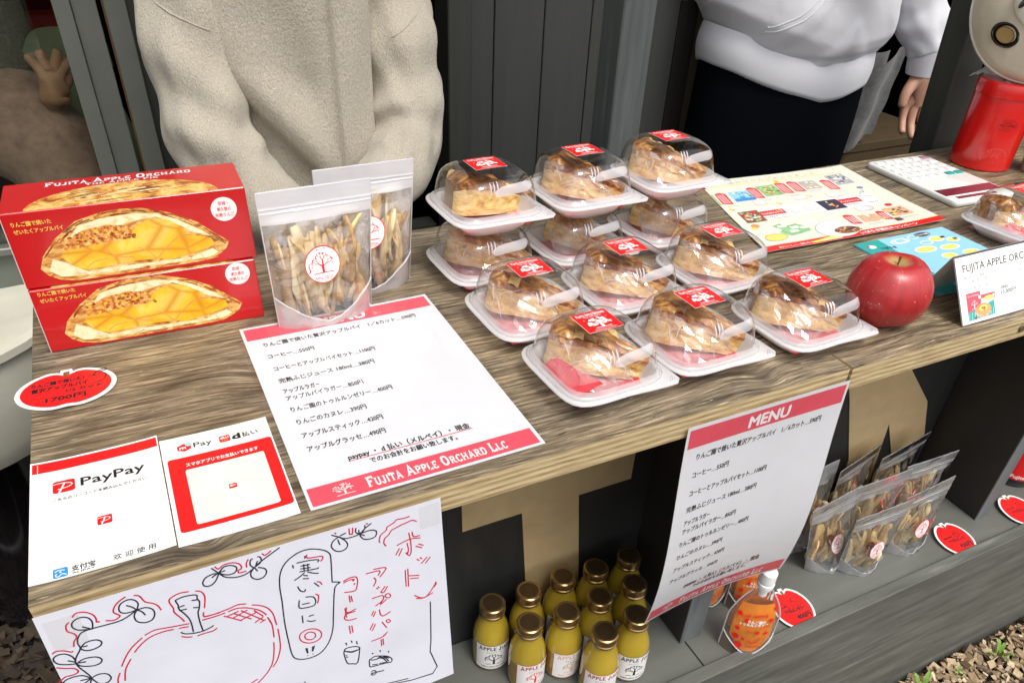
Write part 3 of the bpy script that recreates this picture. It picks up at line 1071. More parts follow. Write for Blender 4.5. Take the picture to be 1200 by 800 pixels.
cxm, cym = .3003, .1640
m1 = thing('menu_sheet', 'laminated price list lying flat on the counter, its heading half covered by a pouch', 'menu', (cxm, cym, .0006), R(.348))
f = bowed((-.105, -.1485, 0), 0, 210, .0004)
sheet(f, 210, 297, .0003, 'paper', 'paper', m1, 30, 6)
menu_ink(f, m1)
g = G().grid(lambda u, v: (-.1105 + .221 * u, -.154 + .308 * v, .00055 + .0007 * abs(2 * u - 1) ** 3), 12, 12)
g.build('laminate', 'laminate', m1)

# hanging menu, taped to the counter's front edge and curling away at the foot
m2 = thing('hanging_menu', 'laminated A4 price list hanging down from the counter edge in front of the shelf', 'menu', (.6560, -.0044, -.0125))
def hang(u, v, h=0.0):
    t = 1 - v / 297.0
    y = -.018 * sin(pi * t * .9) * t + .012 * t * t - .008 * t * (abs(u / 210 - .5) * 2) ** 2
    return ((u - 105) * .001, y - h, -(297 - v) * .00099)
sheet(hang, 210, 297, .0003, 'paper', 'paper', m2, 24, 40)
menu_ink(hang, m2)
g = G().grid(lambda u, v: tuple(V(hang(210 * (u * 1.02 - .01), 297 * (v * 1.016 - .008), .0004))), 12, 24)
g.build('laminate', 'laminate', m2)

# handwritten poster below the counter edge
INK_BLACK = '''304 218 318 154 299 106 253 89 207 110 195 151 220 190 280 212 304 218;250 172 278 198 294 214;185 314 194 270 230 223 294 214 391 220 496 220 603 173;603 173 624 120 607 77 569 60 523 75 500 111 503 152 540 173 603 173;549 105 581 135 603 173 629 201 642 242;603 173 657 174 697 208 701 258 674 302 624 308 578 274 574 216 603 173;185 314 188 356 150 411 128 458 132 519 161 602 174 663 142 730 111 783;188 356 229 319 291 320 323 349 311 384 259 399 211 387 188 356;206 349 236 350;130 459 123 406 85 359 36 354 10 381 24 430 75 464 124 481;87 429 128 466;128 483 180 459 250 473 282 511 267 545 218 551 152 521 128 483;142 482 187 491;174 663 128 610 58 598 8 615 -2 661 40 696 102 700 174 663;105 654 171 662;174 663 223 648 276 670 290 721 259 754 208 744 174 663;854 192 917 182 997 200 997 239 1006 273 991 332 974 374 967 471 970 562;854 192 864 245 861 282 897 372 909 445 904 548;958 239 995 248;954 310 990 323;860 265 905 263;858 296 912 304;824 509 843 537 901 560 969 567 1031 553 1051 541;1186 70 1146 59 1091 73 1063 114 1074 149 1111 156 1150 130 1186 70;1132 90 1158 75 1187 65 1233 60;1187 65 1229 25 1281 30 1313 64 1298 101 1258 111 1215 93 1187 65;1147 2 1186 68 1224 123 1296 153 1366 150 1428 116 1491 73 1640 -2;1428 116 1408 76 1420 33 1437 25;1469 21 1490 35 1490 72 1472 92 1445 107;1428 116 1397 157 1400 202 1434 233 1479 229 1508 192 1501 152 1458 123;1435 119 1448 157;1465 62 1442 106;1400 1447 1385 1482;1971 491 1994 255 1986 190 1939 141 1851 99 1759 100 1658 156 1601 246 1576 369 1568 530 1551 749 1547 983 1551 1127 1583 1190 1664 1225 1767 1215 1852 1132 1908 996 1938 811 1982 561 2030 522 1971 491;1806 149 1802 175;1703 200 1704 235;1733 194 1822 204 1899 226 1889 248;1757 234 1829 245;1753 261 1830 278;1742 287 1887 310 1888 298;1785 224 1778 293;1815 233 1807 301;1781 308 1734 337 1691 355;1799 310 1847 344 1882 359;1764 332 1799 351;1756 364 1801 380;1706 425 1719 476 1749 498 1759 475;1833 439 1866 493;1697 569 1684 648 1743 669 1798 670 1818 632 1805 579 1747 557;1709 621 1770 629;1693 738 1687 822;1741 770 1783 769;1721 809 1755 834 1788 836;1666 1102 1670 1166;1722 1109 1711 1165;1667 1185 1669 1192;1710 1190 1712 1197;1676 1107 1673 1167;1737 1108 1714 1163;1990 1197 1997 1230;2040 1196 2043 1223;2082 1222 2084 1263;1968 1285 1960 1321 1973 1438 2012 1469 2062 1478 2101 1311;2099 1316 2096 1324 2087 1330 2072 1332 2054 1331 2033 1327 2013 1320 1995 1311 1981 1300 1972 1290 1969 1280 1972 1272 1982 1266 1996 1264 2014 1264 2034 1269 2055 1275 2073 1285 2087 1295 2096 1306 2099 1316;1984 1299 2024 1323 2073 1327;1987 1306 2027 1332 2069 1333;1971 1346 1985 1349;1971 1366 1989 1371;2163 1505 2214 1485 2271 1508 2327 1542 2364 1597 2351 1632 2304 1619 2172 1597 2159 1585 2163 1505;2175 1511 2231 1529 2256 1511;2233 1519 2282 1544 2313 1602 2318 1626;2256 1511 2310 1559 2335 1613;2285 1515 2339 1573;2182 1577 2232 1592;2247 1593 2305 1609;2198 1430 2204 1447;2269 1431 2271 1456;2341 1481 2346 1504;2166 1652 2195 1657 2209 1692 2182 1707 2161 1692 2192 1683 2280 1702;2161 1671 2192 1687;2025 1834 2490 1921;2029 28 2083 66 2121 97 2172 105 2242 99 2290 62 2349 27;2083 66 2038 87 2014 133 2033 184 2072 210 2116 205 2140 170 2127 121 2083 66;2071 89 2081 147;2092 59 2141 48;2242 99 2216 67 2225 28;2295 26 2290 62 2260 95;2242 99 2296 92 2348 97 2380 123 2366 168 2321 178 2270 159 2245 111;2242 99 2283 127;2243 56 2242 99;2769 1068 2743 1523 2724 1682 2727 1982 2022 1831;1385 1482 1407 1477;1443 1497 1458 1457 1485 1465 1466 1510 1506 1466;1509 1517 1526 1477 1558 1484 1559 1544 1602 1485 1580 1555;1626 1541 1629 1549'''
INK_RED = '''217 68 246 43 293 52 334 90 347 136 343 168 361 178;189 102 164 121 157 173 188 211 195 247 168 282 156 324;396 182 448 201 491 178 461 133 479 86 519 50 565 28;616 38 648 59 669 124 714 159 738 194 749 242;18 329 47 316 93 333 130 363 143 361;5 461 56 496 101 519 119 559 84 578 28 574 -20 608;-7 714 40 735 80 740 89 757;958 151 894 140 828 162 815 196 828 258 824 298 853 368 870 418;1000 164 1035 184 1050 243 1025 347;1012 383 1003 421 1027 432 1114 437;816 554 851 579 888 592;921 599 975 595 1033 597 1069 579;987 459 1109 460;896 452 825 439 750 424 666 406 592 424;885 479 819 466;785 459 711 449 619 459 542 505 491 554;572 439 489 497 428 568 380 647;455 602 396 690 365 800;355 703 322 774 311 893;361 857 369 925;1171 -4 1191 28 1233 6 1293 9 1334 36 1348 73 1339 91 1319 93 1321 121 1372 123;1405 20 1384 56 1381 92;1507 5 1527 30 1575 3;1006 433 1083 435 1178 427 1252 415 1312 434;1348 460 1406 495 1454 546 1482 622 1486 719;1173 453 1238 448 1312 476 1383 531 1416 575 1434 610;1434 636 1445 670 1447 701;985 457 1077 460 1153 455;1136 481 1251 586;1203 483 1321 601;1263 482 1409 659;1352 522 1409 612;1247 481 1148 498;1308 497 1189 534;1372 549 1244 577;1408 618 1337 649;1419 652 1374 667;1437 639 1455 728 1447 870;1490 793 1485 913 1471 1018 1429 1124 1384 1184;1436 920 1421 1018 1387 1140 1322 1236 1220 1319;1249 1259 1158 1285 1074 1279 970 1254;1202 1325 1110 1312 1038 1292;1486 695 1489 750;1821 142 1819 176 1877 191 1932 204 1932 230 1912 249;1854 436 1879 453 1891 485;1825 559 1848 588 1828 661;1812 1005 1808 1028 1795 1048 1775 1062 1750 1068 1723 1067 1695 1058 1671 1042 1652 1021 1640 997 1636 972 1640 949 1653 929 1673 916 1697 909 1724 910 1751 919 1776 934 1795 955 1808 979 1812 1005;1764 995 1762 1008 1756 1019 1746 1027 1734 1031 1720 1030 1707 1025 1695 1017 1685 1006 1679 992 1677 979 1680 966 1686 955 1696 947 1708 943 1721 944 1734 948 1746 957 1756 968 1762 981 1764 995;2059 524 2107 509 2160 517 2173 554 2160 620 2135 659 2050 639;2056 540 2105 529 2144 538 2135 556;2145 578 2140 597;2084 686 2085 768;2099 698 2104 767;2034 810 2033 874 2015 922 2049 960 2117 969;2048 807 2044 870 2124 859;2037 922 2038 885 2114 883;2045 1021 2043 1116;2065 1030 2066 1113;2247 523 2362 535 2343 581;2311 502 2416 522 2393 566 2355 603;2304 588 2322 625 2293 680;2316 704 2327 724;2330 696 2342 716;2391 718 2351 765;2411 727 2370 783 2344 762;2266 808 2360 812 2351 867 2286 904;2363 854 2329 904 2390 866;2426 844 2424 851 2420 856 2415 859 2408 859 2401 857 2394 853 2388 847 2383 840 2380 832 2380 824 2382 817 2386 812 2391 810 2398 809 2406 811 2413 815 2419 821 2423 829 2426 837 2426 844;2267 952 2241 997;2282 965 2255 1017;2316 955 2320 1024 2350 1043 2407 1021;2247 1086 2211 1151;2264 1104 2228 1171;2321 1106 2356 1192;2394 1130 2393 1135 2390 1138 2386 1140 2381 1140 2376 1139 2371 1135 2367 1131 2363 1126 2361 1120 2361 1114 2362 1109 2365 1106 2369 1104 2374 1104 2379 1105 2385 1108 2389 1113 2392 1118 2394 1124 2394 1130;2207 1287 2310 1283 2358 1241;2293 1305 2291 1389;2310 1304 2309 1384;2314 1275 2350 1252;2398 247 2392 222 2410 173 2459 141 2470 112 2527 89 2556 67 2610 75 2664 73;2444 302 2427 269 2437 222 2476 192 2502 157 2553 143 2586 133 2632 127 2679 119 2718 145;2530 330 2644 306 2736 328;2641 235 2649 331 2646 435 2629 475 2597 436;2618 337 2624 403 2614 446 2597 436;2669 236 2678 291 2733 300;2550 368 2512 428;2574 377 2536 447;2687 398 2741 437;2712 384 2757 417;2685 539 2707 563;2714 532 2732 554;2780 552 2718 603;2806 563 2756 615;2576 614 2569 800;2600 608 2589 809;2602 691 2694 723;2611 726 2687 751;2831 862 2839 884 2812 917;2056 13 2066 31;2171 13 2168 71 2188 79 2199 16;2305 14 2323 26;2630 929 2692 987 2752 982 2839 868;2645 973 2715 997 2800 973'''
po = thing('handwritten_poster', 'white hand-drawn poster in red and black pen hanging from the left counter edge', 'poster', (.002, -.0100, -.003))
PE = V((0, -.0245, -.2086)).normalized()
PN = V((1, 0, 0)).cross(PE)
def poster(u, v, h=0.0):
    d = (210 - v)
    wr = .0009 * vnoise(u * .018, v * .02, 3) * min(1, d / 40)
    p = V((u * .001, 0, 0)) + PE * (d * .001) - PN * (h + wr) * -1
    return (p.x, p.y + .0, p.z)
_t = V(poster(100, 100, .001)) - V(poster(100, 100, 0))
PS = 1 if _t.y < 0 else -1
def poster_s(u, v, h=0.0):
    return poster(u, v, h * PS)
sheet(poster_s, 293.5, 212, .00025, 'paper_note', 'paper', po, 60, 44)
k = Ink(poster_s, ['ink_pen', 'ink_red_pen', 'laminate', 'paper_warm'])
def smooth_pts(p, n=3):
    if len(p) < 3: return p
    out = []
    for i in range(len(p) - 1):
        p0, p1, p2, p3 = p[max(i - 1, 0)], p[i], p[i + 1], p[min(i + 2, len(p) - 1)]
        if math.hypot(p2[0] - p1[0], p2[1] - p1[1]) < 2.2:
            out.append(p1); continue
        for q in range(n):
            t = q / n
            out.append(tuple(.5 * ((2 * b) + (-a + c_) * t + (2 * a - 5 * b + 4 * c_ - d) * t * t + (-a + 3 * b - 3 * c_ + d) * t ** 3) for a, b, c_, d in zip(p0, p1, p2, p3)))
    out.append(p[-1])
    return out
for src, mat, wd in ((INK_BLACK, 'ink_pen', 1.1), (INK_RED, 'ink_red_pen', 1.15)):
    for st in src.split(';'):
        q = [int(a) / 10 for a in st.split()]
        pts = [(a, 210 - b) for a, b in zip(q[::2], q[1::2])]
        k.line(smooth_pts(pts), wd, mat, 1.5 if mat == 'ink_pen' else 1.2)
k.build('pen_drawing', po)
for a, b, c_, d in ((4, 178, 26, 206), (274, 186, 292, 209)):
    k = Ink(poster_s, ['tape'], 6)
    k.rect(a, b, c_, d, 'tape', 6, 2, 2)
    k.build('clear_tape', po)

# payment card with a red band
p1 = thing('payment_card', 'white payment card with a plain red band along its top edge, at the counter corner', 'payment sign', (.0005, .018, .0006), R(0))
f = bowed((0, 0, 0), 0, 97, .0016)
def f_(u, v, h=0.0):
    x, y, z = f(u, v, h)
    return (x, y + (.0 + .009 * (1 - v / 138.0 * .0)) * 0, z)
sheet(f_, 97, 140, .0004, 'paper_warm', 'card', p1, 40, 4)
k = Ink(f_, ['print_red', 'ink_black', 'print_white', 'print_blue', 'print_grey', 'print_cream'], 6)
k.rect(1.4, 124.8, 96, 137.6, 'print_red', 1, 10, 1)
def rrect(kk, x0, y0, x1, y1, r, mat, h=1.0):
    pts = []
    for cx_, cy_, a0 in ((x1 - r, y1 - r, 0), (x0 + r, y1 - r, 90), (x0 + r, y0 + r, 180), (x1 - r, y0 + r, 270)):
        for q in range(5):
            a = R(a0 + q * 22.5)
            pts.append((cx_ + r * cos(a), cy_ + r * sin(a)))
    kk.poly(pts, mat, h)
def p_mark(kk, x, y, s_):
    rrect(kk, x, y, x + 16 * s_, y + 15 * s_, 2.4 * s_, 'print_red', 1.2)
    L = lambda pts, w_: kk.line(smooth_pts([(x + a * s_, y + b * s_) for a, b in pts]), w_ * s_, 'print_white', 2)
    L([(.2, 11.2), (4, 11.8), (9, 11.6), (13, 10.2), (14, 8.4), (12, 6.4), (8, 5.2), (3.5, 4.6)], .8)
    L([(8.4, 11.4), (6.6, 6), (4.4, .2)], 1.3)
p_mark(k, 15.8, 95, 1.0)
k.text('PayPay', 36, 98.2, 14.5, 'ink_black', w=47.5, h=1.5, bold=.015)
k.text('こちらのバーコードを読み込んでください', 15.8, 85.6, 4.0, 'ink_black', w=68, h=1.5, bold=.012)
p_mark(k, 45.5, 45.5, .66)
rrect(k, 15, 1.2, 24.5, 10.6, 1.6, 'print_blue', 1.2)
k.line(smooth_pts([(16.2, 7.4), (19, 8.6), (22.6, 7.6)]), .7, 'print_white', 2)
k.line(smooth_pts([(17.4, 5.6), (16.6, 3.4), (18.6, 2.4), (21, 4.4), (23.6, 3)]), .7, 'print_white', 2)
k.disc(19.8, 6.4, .8, 'print_white', 2, n=8)
k.text('支付宝', 26.8, 4.7, 6.0, 'ink_black', w=15.5, h=1.5, bold=.02)
k.text('ALIPAY', 27, 1.6, 2.6, 'ink_black', w=15, h=1.5, bold=.02)
k.text('欢 迎 使 用', 54, 4.0, 6.4, 'ink_black', w=29, h=1.5, bold=.006)
k.line([(5.2, 3), (5.4, 70), (5.3, 136)], .5, 'print_cream', 1.6)
k.build('printed_text', p1)

# payment card with a red panel
p2 = thing('payment_card', 'white payment card with a red panel framing a blank square', 'payment sign', (.0985, .0155, .0006), R(0))
f = bowed((0, 0, 0), 0, 90, .0008)
sheet(f, 90, 134, .0004, 'paper_warm', 'card', p2, 30, 4)
k = Ink(f, ['print_red', 'ink_black', 'print_white', 'print_sky', 'print_grey', 'print_cream', 'ink_yellow'], 6)
rrect(k, 3.2, 13.5, 88.6, 104.5, 3, 'print_red', 1)
rrect(k, 15.5, 19, 79, 87, 2, 'print_cream', 1.8)
hexa = lambda cx_, cy_, r: [(cx_ + r * cos(R(30 + 60 * q)), cy_ + r * .86 * sin(R(30 + 60 * q))) for q in range(6)]
k.poly(hexa(18.3, 117.6, 6.4), 'print_red', 1)
k.disc(22.0, 121, 2.5, 'print_sky', 1.7)
k.text('m', 14.6, 115.6, 6.0, 'print_white', w=5.0, h=2, bold=.03)
k.text('Pay', 26, 115.0, 9.2, 'ink_black', w=15.0, h=1.5, bold=.01)
rrect(k, 47, 112.6, 56.2, 121.6, 1.8, 'print_red', 1)
k.text('d払い', 48, 117, 3.9, 'print_white', w=7.2, h=2, bold=.03)
for q in range(3):
    k.disc(49.6 + 2 * q, 114.8, .55, 'ink_yellow', 2, n=6)
k.text('d', 58, 113.2, 10.8, 'ink_black', w=6.2, h=1.5, bold=.05)
k.text('払い', 66.2, 113.6, 7.6, 'ink_black', w=13.4, h=1.5, bold=.02)
k.text('スマホアプリでお支払いできます', 16.8, 91.2, 5.2, 'print_white', w=58.5, h=2, bold=.02)
rrect(k, 44.5, 50.2, 51, 56, 1.2, 'print_red', 2.2)
k.text('d払い', 45.2, 52.6, 2.8, 'print_white', w=5.0, h=2.8, bold=.03)
k.text('バーコード決済', 77.6, 78, 1.9, 'print_grey', w=16, h=2.4, bold=.0, rot=R(-90))
k.build('printed_text', p2)


# apple-shaped price tags
def apple_outline(n=56, grow=0.0):
    pts = []
    for i in range(n):
        a = 2 * pi * i / n
        r = 1 + .03 * cos(2 * a)
        dip = math.exp(-((a - pi / 2) / .22) ** 2) * .22
        dip2 = math.exp(-((a - 3 * pi / 2) / .2) ** 2) * .10
        x, y = cos(a) * (r + grow), sin(a) * (r + grow - dip - dip2 * .9)
        pts.append((x, y))
    return pts


def price_tag(label, loc, rz, sx, sy, writer, tilt=(0, 0), bill=True):
    t = thing('price_tag', label, 'price tag', loc, rz, 'apple-shaped handwritten price tags')
    t.rotation_euler = (tilt[0], tilt[1], rz)
    o = [(x * sx, y * sy) for x, y in apple_outline(56, .085)]
    g = G().prism(o, lambda x, y, q: (x * .001, y * .001, q), 0, .0006)
    stemw = sx * .16
    g.prism([(-stemw, sy * .7), (stemw, sy * .7), (stemw * .8, sy * 1.06), (-stemw * .8, sy * 1.06)], lambda x, y, q: (x * .001, y * .001, q), .00003, .00057)
    g.build('white_border', 'print_white', t, smooth=False)
    f = lambda u, v, h=0.0: (u * .001, v * .001, .0006 + h)
    k = Ink(f, ['print_red', 'ink_black', 'print_brown'])
    k.poly([(x * sx, y * sy) for x, y in apple_outline(56, -.03)], 'print_red', 1)
    k.poly([(-sx * .07, sy * .66), (sx * .07, sy * .66), (sx * .07, sy * .92), (-sx * .07, sy * .92)], 'print_brown', 2.4)
    writer(k)
    k.build('printed_face', t)
    return t


def w1(k):
    k.text('りんご園で焼いた！', -29, 9.5, 6.6, 'ink_black', w=44, h=2, bold=.034, rot=R(1))
    k.text('贅沢アップルパイ', -29, .5, 7.4, 'ink_black', w=47, h=2, bold=.034, rot=R(1))
    k.text('1/2 カット', 0, -7, 6.0, 'ink_black', w=30, h=2, bold=.034)
    k.text('1700円', -17, -18.5, 8.6, 'ink_black', w=33, h=2, bold=.034)
    k.line(smooth_pts([(17, 15), (24, 13), (30, 16), (34, 12), (33, 5), (28, 1), (22, -1)]), 1.0, 'ink_black', 2)
    k.line(smooth_pts([(23, 13), (26, 19), (33, 22), (35, 20), (28, 18)]), 1.3, 'ink_black', 2)
tagA = price_tag('wide red apple-shaped price tag 1700円 lying over the left edge of the counter', (.0295, .2640, .0012), R(-1), 38.5, 31, w1)


def wj(k):
    k.ring(-13.5, 5, 8.4, .7, 'ink_black', 2, ry=7)
    k.text('りんご園の', -19, 3.4, 3.6, 'ink_black', w=11, h=2, bold=.034, rot=R(8))
    k.line(smooth_pts([(2, 3), (1, 9), (5, 12), (9, 11), (14, 10), (20, 6), (18, 3), (10, 2), (2, 3)]), .7, 'ink_black', 2)
    k.line([(6, 11), (5, 16), (9, 17)], .9, 'ink_black', 2)
    k.text('トゥルルンゼリー', -16, -7, 8.0, 'ink_black', w=36, h=2, bold=.034, rot=R(2))
    k.text('400円', -3, -20, 10, 'ink_black', w=25, h=2, bold=.034, rot=R(2))
def wm(k):
    k.ring(9, 9, 6.4, .6, 'ink_black', 2)
    k.ring(7, 8, 4, .6, 'ink_black', 2); k.line([(2, 7), (10, 12), (15, 6)], .6, 'ink_black', 2)
    k.text('Apple sticks', -22, 3, 4.6, 'ink_black', w=20, h=2, bold=.034, rot=R(6))
    k.text('アップルスティック', -17, -6, 7.4, 'ink_black', w=36, h=2, bold=.034, rot=R(3))
    k.text('420円', -3, -19, 10, 'ink_black', w=25, h=2, bold=.034, rot=R(3))
def wr(k):
    k.text('りんごの', -22, 4, 4.6, 'ink_black', w=16, h=2, bold=.034, rot=R(5))
    k.text('アップルジュース', -17, -5, 7.4, 'ink_black', w=36, h=2, bold=.034, rot=R(3))
    k.text('380円', 0, -17, 8.2, 'ink_black', w=21, h=2, bold=.034, rot=R(3))
    k.line(smooth_pts([(4, 10), (8, 16), (14, 13), (10, 8)]), .7, 'ink_black', 2)
price_tag('red apple-shaped price tag 400円 on the shelf right of the front orange jelly pouch', (.8950, .0395, SZ + .006), R(-6), 30, 36, wj, (R(4), 0))
price_tag('red apple-shaped price tag 420円 on the shelf between the apple-stick pouches and the dark divider', (1.2640, .0375, SZ + .006), R(-7), 30, 35, wm, (R(4), 0))
price_tag('red apple-shaped price tag at the right edge, beside the dark divider foot', (1.4370, .0400, SZ + .006), R(-7), 30, 35, wr, (R(4), 0))


# ================================================================ GOODS ON THE COUNTER
def pie_print(k, v0=0.0):
    k.flat([17.6, 18.5, 22.6, 30.3, 37.1, 45.9, 57.6, 60.1, 80.7, 65.8, 98, 66.8, 116.5, 65.4, 140.5, 57.2, 162.3, 44.9, 177.3, 30.5, 188.0, 21.1, 184, 14, 179.5, 10.5, 166.0, 3.9, 146.2, 3.4, 107.4, 2.9, 60.6, 2.3, 42, 2.6, 29.9, 5.7, 22, 11], 'pie_crust_print', 1)
    k.flat([24, 15, 33, 8, 60, 5.4, 107, 6, 146, 6.4, 166, 7, 176, 11, 171, 16, 150, 9.5, 118, 10, 80, 10.5, 56, 9.5, 40, 21, 30, 27], 'pie_cream_print', 1.6)
    k.flat([45.9, 37.2, 50, 46, 58.6, 55.5, 79.1, 60.0, 108.5, 61.2, 128.6, 57.8, 143.9, 50.5, 161.1, 38.6, 172, 29, 155.7, 35.9, 147.4, 42.7, 126.1, 55.5, 107.4, 53.9, 84.1, 50.0, 59.5, 48.8], 'pie_cream_print', 1.6)
    k.flat([40, 32, 48, 44, 62, 51, 84, 53, 104, 49, 108, 44, 90, 38, 66, 35, 50, 35], 'crumble_print', 2.0)
    k.flat([36.1, 27.7, 42.9, 33.5, 56.2, 33.8, 74.6, 36.1, 99.8, 37.2, 103, 44, 106.3, 47.5, 115, 52, 126.0, 54.0, 138, 50, 147.4, 41.7, 151.9, 32.1, 163, 30, 171.9, 27.0, 173, 21, 170.6, 18.3, 150, 13.5, 130.2, 10.0, 118.7, 13.1, 99.9, 13.8, 74.6, 12.6, 55.9, 12.2, 46, 16, 38.9, 25.7], 'pie_fill_print', 2.5)
    for pts in ([(119, 14), (130, 24), (142, 33), (151, 33)], [(76, 36), (78, 27), (84, 21), (99, 18)], [(118, 13), (112, 22), (104, 27)], [(56, 14), (64, 19), (76, 20)]):
        k.line(smooth_pts(pts), .9, 'print_orange', 3)
    top_ = [(22, 31), (37, 46.5), (57.6, 60.6), (80.7, 66.2), (98, 67.2), (116.5, 65.8), (140.5, 57.6), (162.3, 45.3), (177.3, 31), (187, 22)]
    sm = smooth_pts(top_, 5)
    for q in range(46):
        i = rnd.randrange(2, len(sm) - 3); dx_, dy_ = sm[i + 2][0] - sm[i - 2][0], sm[i + 2][1] - sm[i - 2][1]
        l_ = math.hypot(dx_, dy_); nx_, ny_ = dy_ / l_, -dx_ / l_; o_ = rnd.uniform(.8, 9)
        if sm[i][0] < 50: o_ *= .7
        c0_ = (sm[i][0] + nx_ * o_, sm[i][1] + ny_ * o_); e_ = rnd.uniform(3, 8)
        k.line([(c0_[0] - dx_ / l_ * e_, c0_[1] - dy_ / l_ * e_), (c0_[0], c0_[1] + .5), (c0_[0] + dx_ / l_ * e_, c0_[1] + dy_ / l_ * e_)], rnd.uniform(.5, 1.5), rnd.choice(['print_crust_dark', 'print_crust_dark', 'pie_crust_print', 'print_brown']), 1.3)
    for q in range(16):
        x_ = rnd.uniform(40, 165); k.line([(x_, rnd.uniform(3.6, 8)), (x_ + rnd.uniform(4, 12), rnd.uniform(3.6, 8.5))], rnd.uniform(.4, .9), 'pie_crust_print', 1.9)
    for q in range(60):
        a = rnd.uniform(0, 1)
        x = 44 + 62 * a; y = 37 + 13 * sin(pi * (.15 + .8 * a)) * rnd.uniform(.15, 1.0)
        k.disc(x, y, rnd.uniform(1.0, 2.4), rnd.choice(['pie_crust_print', 'print_crust_dark', 'print_crust_dark', 'print_orange', 'pie_fill_print']), 2.9 + q * .02, ry=rnd.uniform(.7, 1.6), n=7)


def pie_box(label, loc, rz, W=207, D=72, H=71, top=True):
    t = thing('pie_box', label, 'cake box', loc, rz, 'stacked red cake boxes')
    g = G().box(0, W * .001, 0, D * .001, 0, H * .001, 0, ch=.0008)
    g.build('carton', 'box_red', t, smooth=False)
    order = ['crumble_print', 'print_crust_dark', 'print_tan', 'box_red', 'pie_crust_print', 'pie_cream_print', 'pie_fill_print', 'print_brown', 'print_orange', 'print_white', 'ink_yellow', 'print_red', 'card_edge']
    k = Ink(flat_surf((0, 0, 0), (1, 0, 0), (0, 0, 1)), order)
    pie_print(k)
    k.text('りんご園で焼いた', 7, 61.4, 4.8, 'ink_yellow', w=32, h=2, bold=.02)
    k.text('ぜいたくアップルパイ', 7, 54.4, 4.8, 'ink_yellow', w=40, h=2, bold=.02)
    k.disc(189, 54.5, 12.2, 'print_white', 1.4, n=32)
    for q, (s_, yy) in enumerate((('茨城・', 59), ('奥久慈の', 53.2), ('完熟りんご', 47.2))):
        k.text(s_, 189, yy, 4.2, 'print_red', h=2.4, bold=.01, center=True, w=(9.5, 13, 18)[q])
    k.rect(-.05, .3, .7, H - .3, 'card_edge', 1.5)
    k.build('front_print', t)
    k = Ink(flat_surf((0, 0, H * .001), (1, 0, 0), (0, 1, 0)), order)
    ell = [(103.5 + 84 * cos(R(a)), 0.4 + 49.5 * max(0, sin(R(a)))) for a in range(0, 181, 6)]
    k.poly(ell, 'pie_crust_print', 1)
    for q in range(30):
        xx = 50 + rnd.uniform(0, 110); yy = rnd.uniform(4, 42)
        if ((xx - 103) / 78) ** 2 + (yy / 46) ** 2 < .9:
            k.line(smooth_pts([(xx - 12, yy - 3), (xx, yy), (xx + 13, yy + 1)]), rnd.uniform(.8, 2.2), rnd.choice(['print_brown', 'print_brown', 'pie_fill_print', 'pie_cream_print']), 1.6)
    k.slab('FUJITA APPLE ORCHARD', 36, 57.5, 10.5, 'print_white', w=133, h=2, th=.2)
    k.slab('THE APPLE PIE', 71, 50.6, 5.4, 'print_white', w=66, h=2.4, small=.9, th=.16)
    k.build('top_print', t)
    return t
pie_box('lower red cake box standing on the counter, printed with a cut apple pie', (.0170, .3375, .0003), R(-1.6), 208, 72, 67.6)
pie_box('upper red cake box stacked on the other one, printed with a cut apple pie', (.0165, .3405, .0688), R(-1.4), 212, 74, 74)


# ---------------------------------------------------------------- dried apple sticks in stand-up pouches
STICKS = []
def stick_mesh(seed, L):
    r_ = random.Random(seed)
    g = G()
    n = 7
    a, b = r_.uniform(-1, 1), r_.uniform(-1, 1)
    tw = r_.uniform(-1.2, 1.2)
    rings = []
    for i in range(n):
        f = i / (n - 1)
        x = L * (f - .5)
        yo = a * L * .10 * sin(pi * f) + b * L * .04 * sin(2 * pi * f)
        zo = b * L * .07 * sin(pi * f)
        wd = (.0030 + .0012 * sin(pi * f) + .0010 * r_.uniform(-1, 1)) * (1.35 if 0 < i < n - 1 else .9)
        th = .0014 * (1 if 0 < i < n - 1 else .7)
        an = tw * f
        rings.append([(x, yo + p * wd * cos(an) - q * th * sin(an), zo + p * wd * sin(an) + q * th * cos(an)) for p, q in ((-1, -.7), (0, -1), (1, -.6), (.9, .7), (0, .45), (-.9, .8))])
    g.loft(rings)
    me = bpy.data.meshes.new('dried_apple_stick')
    me.from_pydata(g.v, [], g.f)
    me.materials.append(MATS[('stick_tan', 'stick_pale', 'stick_tan', 'stick_brown', 'stick_pale', 'stick_tan', 'stick_pale')[seed % 7]])
    me.update(); fix_normals(me)
    me.polygons.foreach_set('use_smooth', [True] * len(me.polygons))
    return me
for i in range(7):
    STICKS.append(stick_mesh(i, .062 + .006 * (i % 4)))


def stick_label(surf_c, parent, brown=False):
    """round white label with the tree mark; surf_c maps label mm (centred) to 3D"""
    k = Ink(surf_c, ['print_white', 'print_dark_red', 'print_red'], 5)
    k.disc(0, 0, 20, 'print_red', 1, n=40)
    k.disc(0, 0, 19, 'print_white', 1.8, n=40)
    k.tree(0, -12, 29, 'print_red', 2.6, thick=1.15)
    k.slab('APPLE STICKS', -10.5, -15.4, 3.4, 'print_red', w=21, h=2.6, small=.8)
    k.rect(-8, -17, 8, -16.6, 'print_red', 2.6)
    for q in range(9):
        a = R(150 - q * 15)
        k.text('りんご園のドライ'[q % 8], 15.6 * cos(a), 15.6 * sin(a), 2.6, 'print_red', h=2.6, bold=.0, rot=a - pi / 2, center=True)
    return k.build('round_label', parent, None)


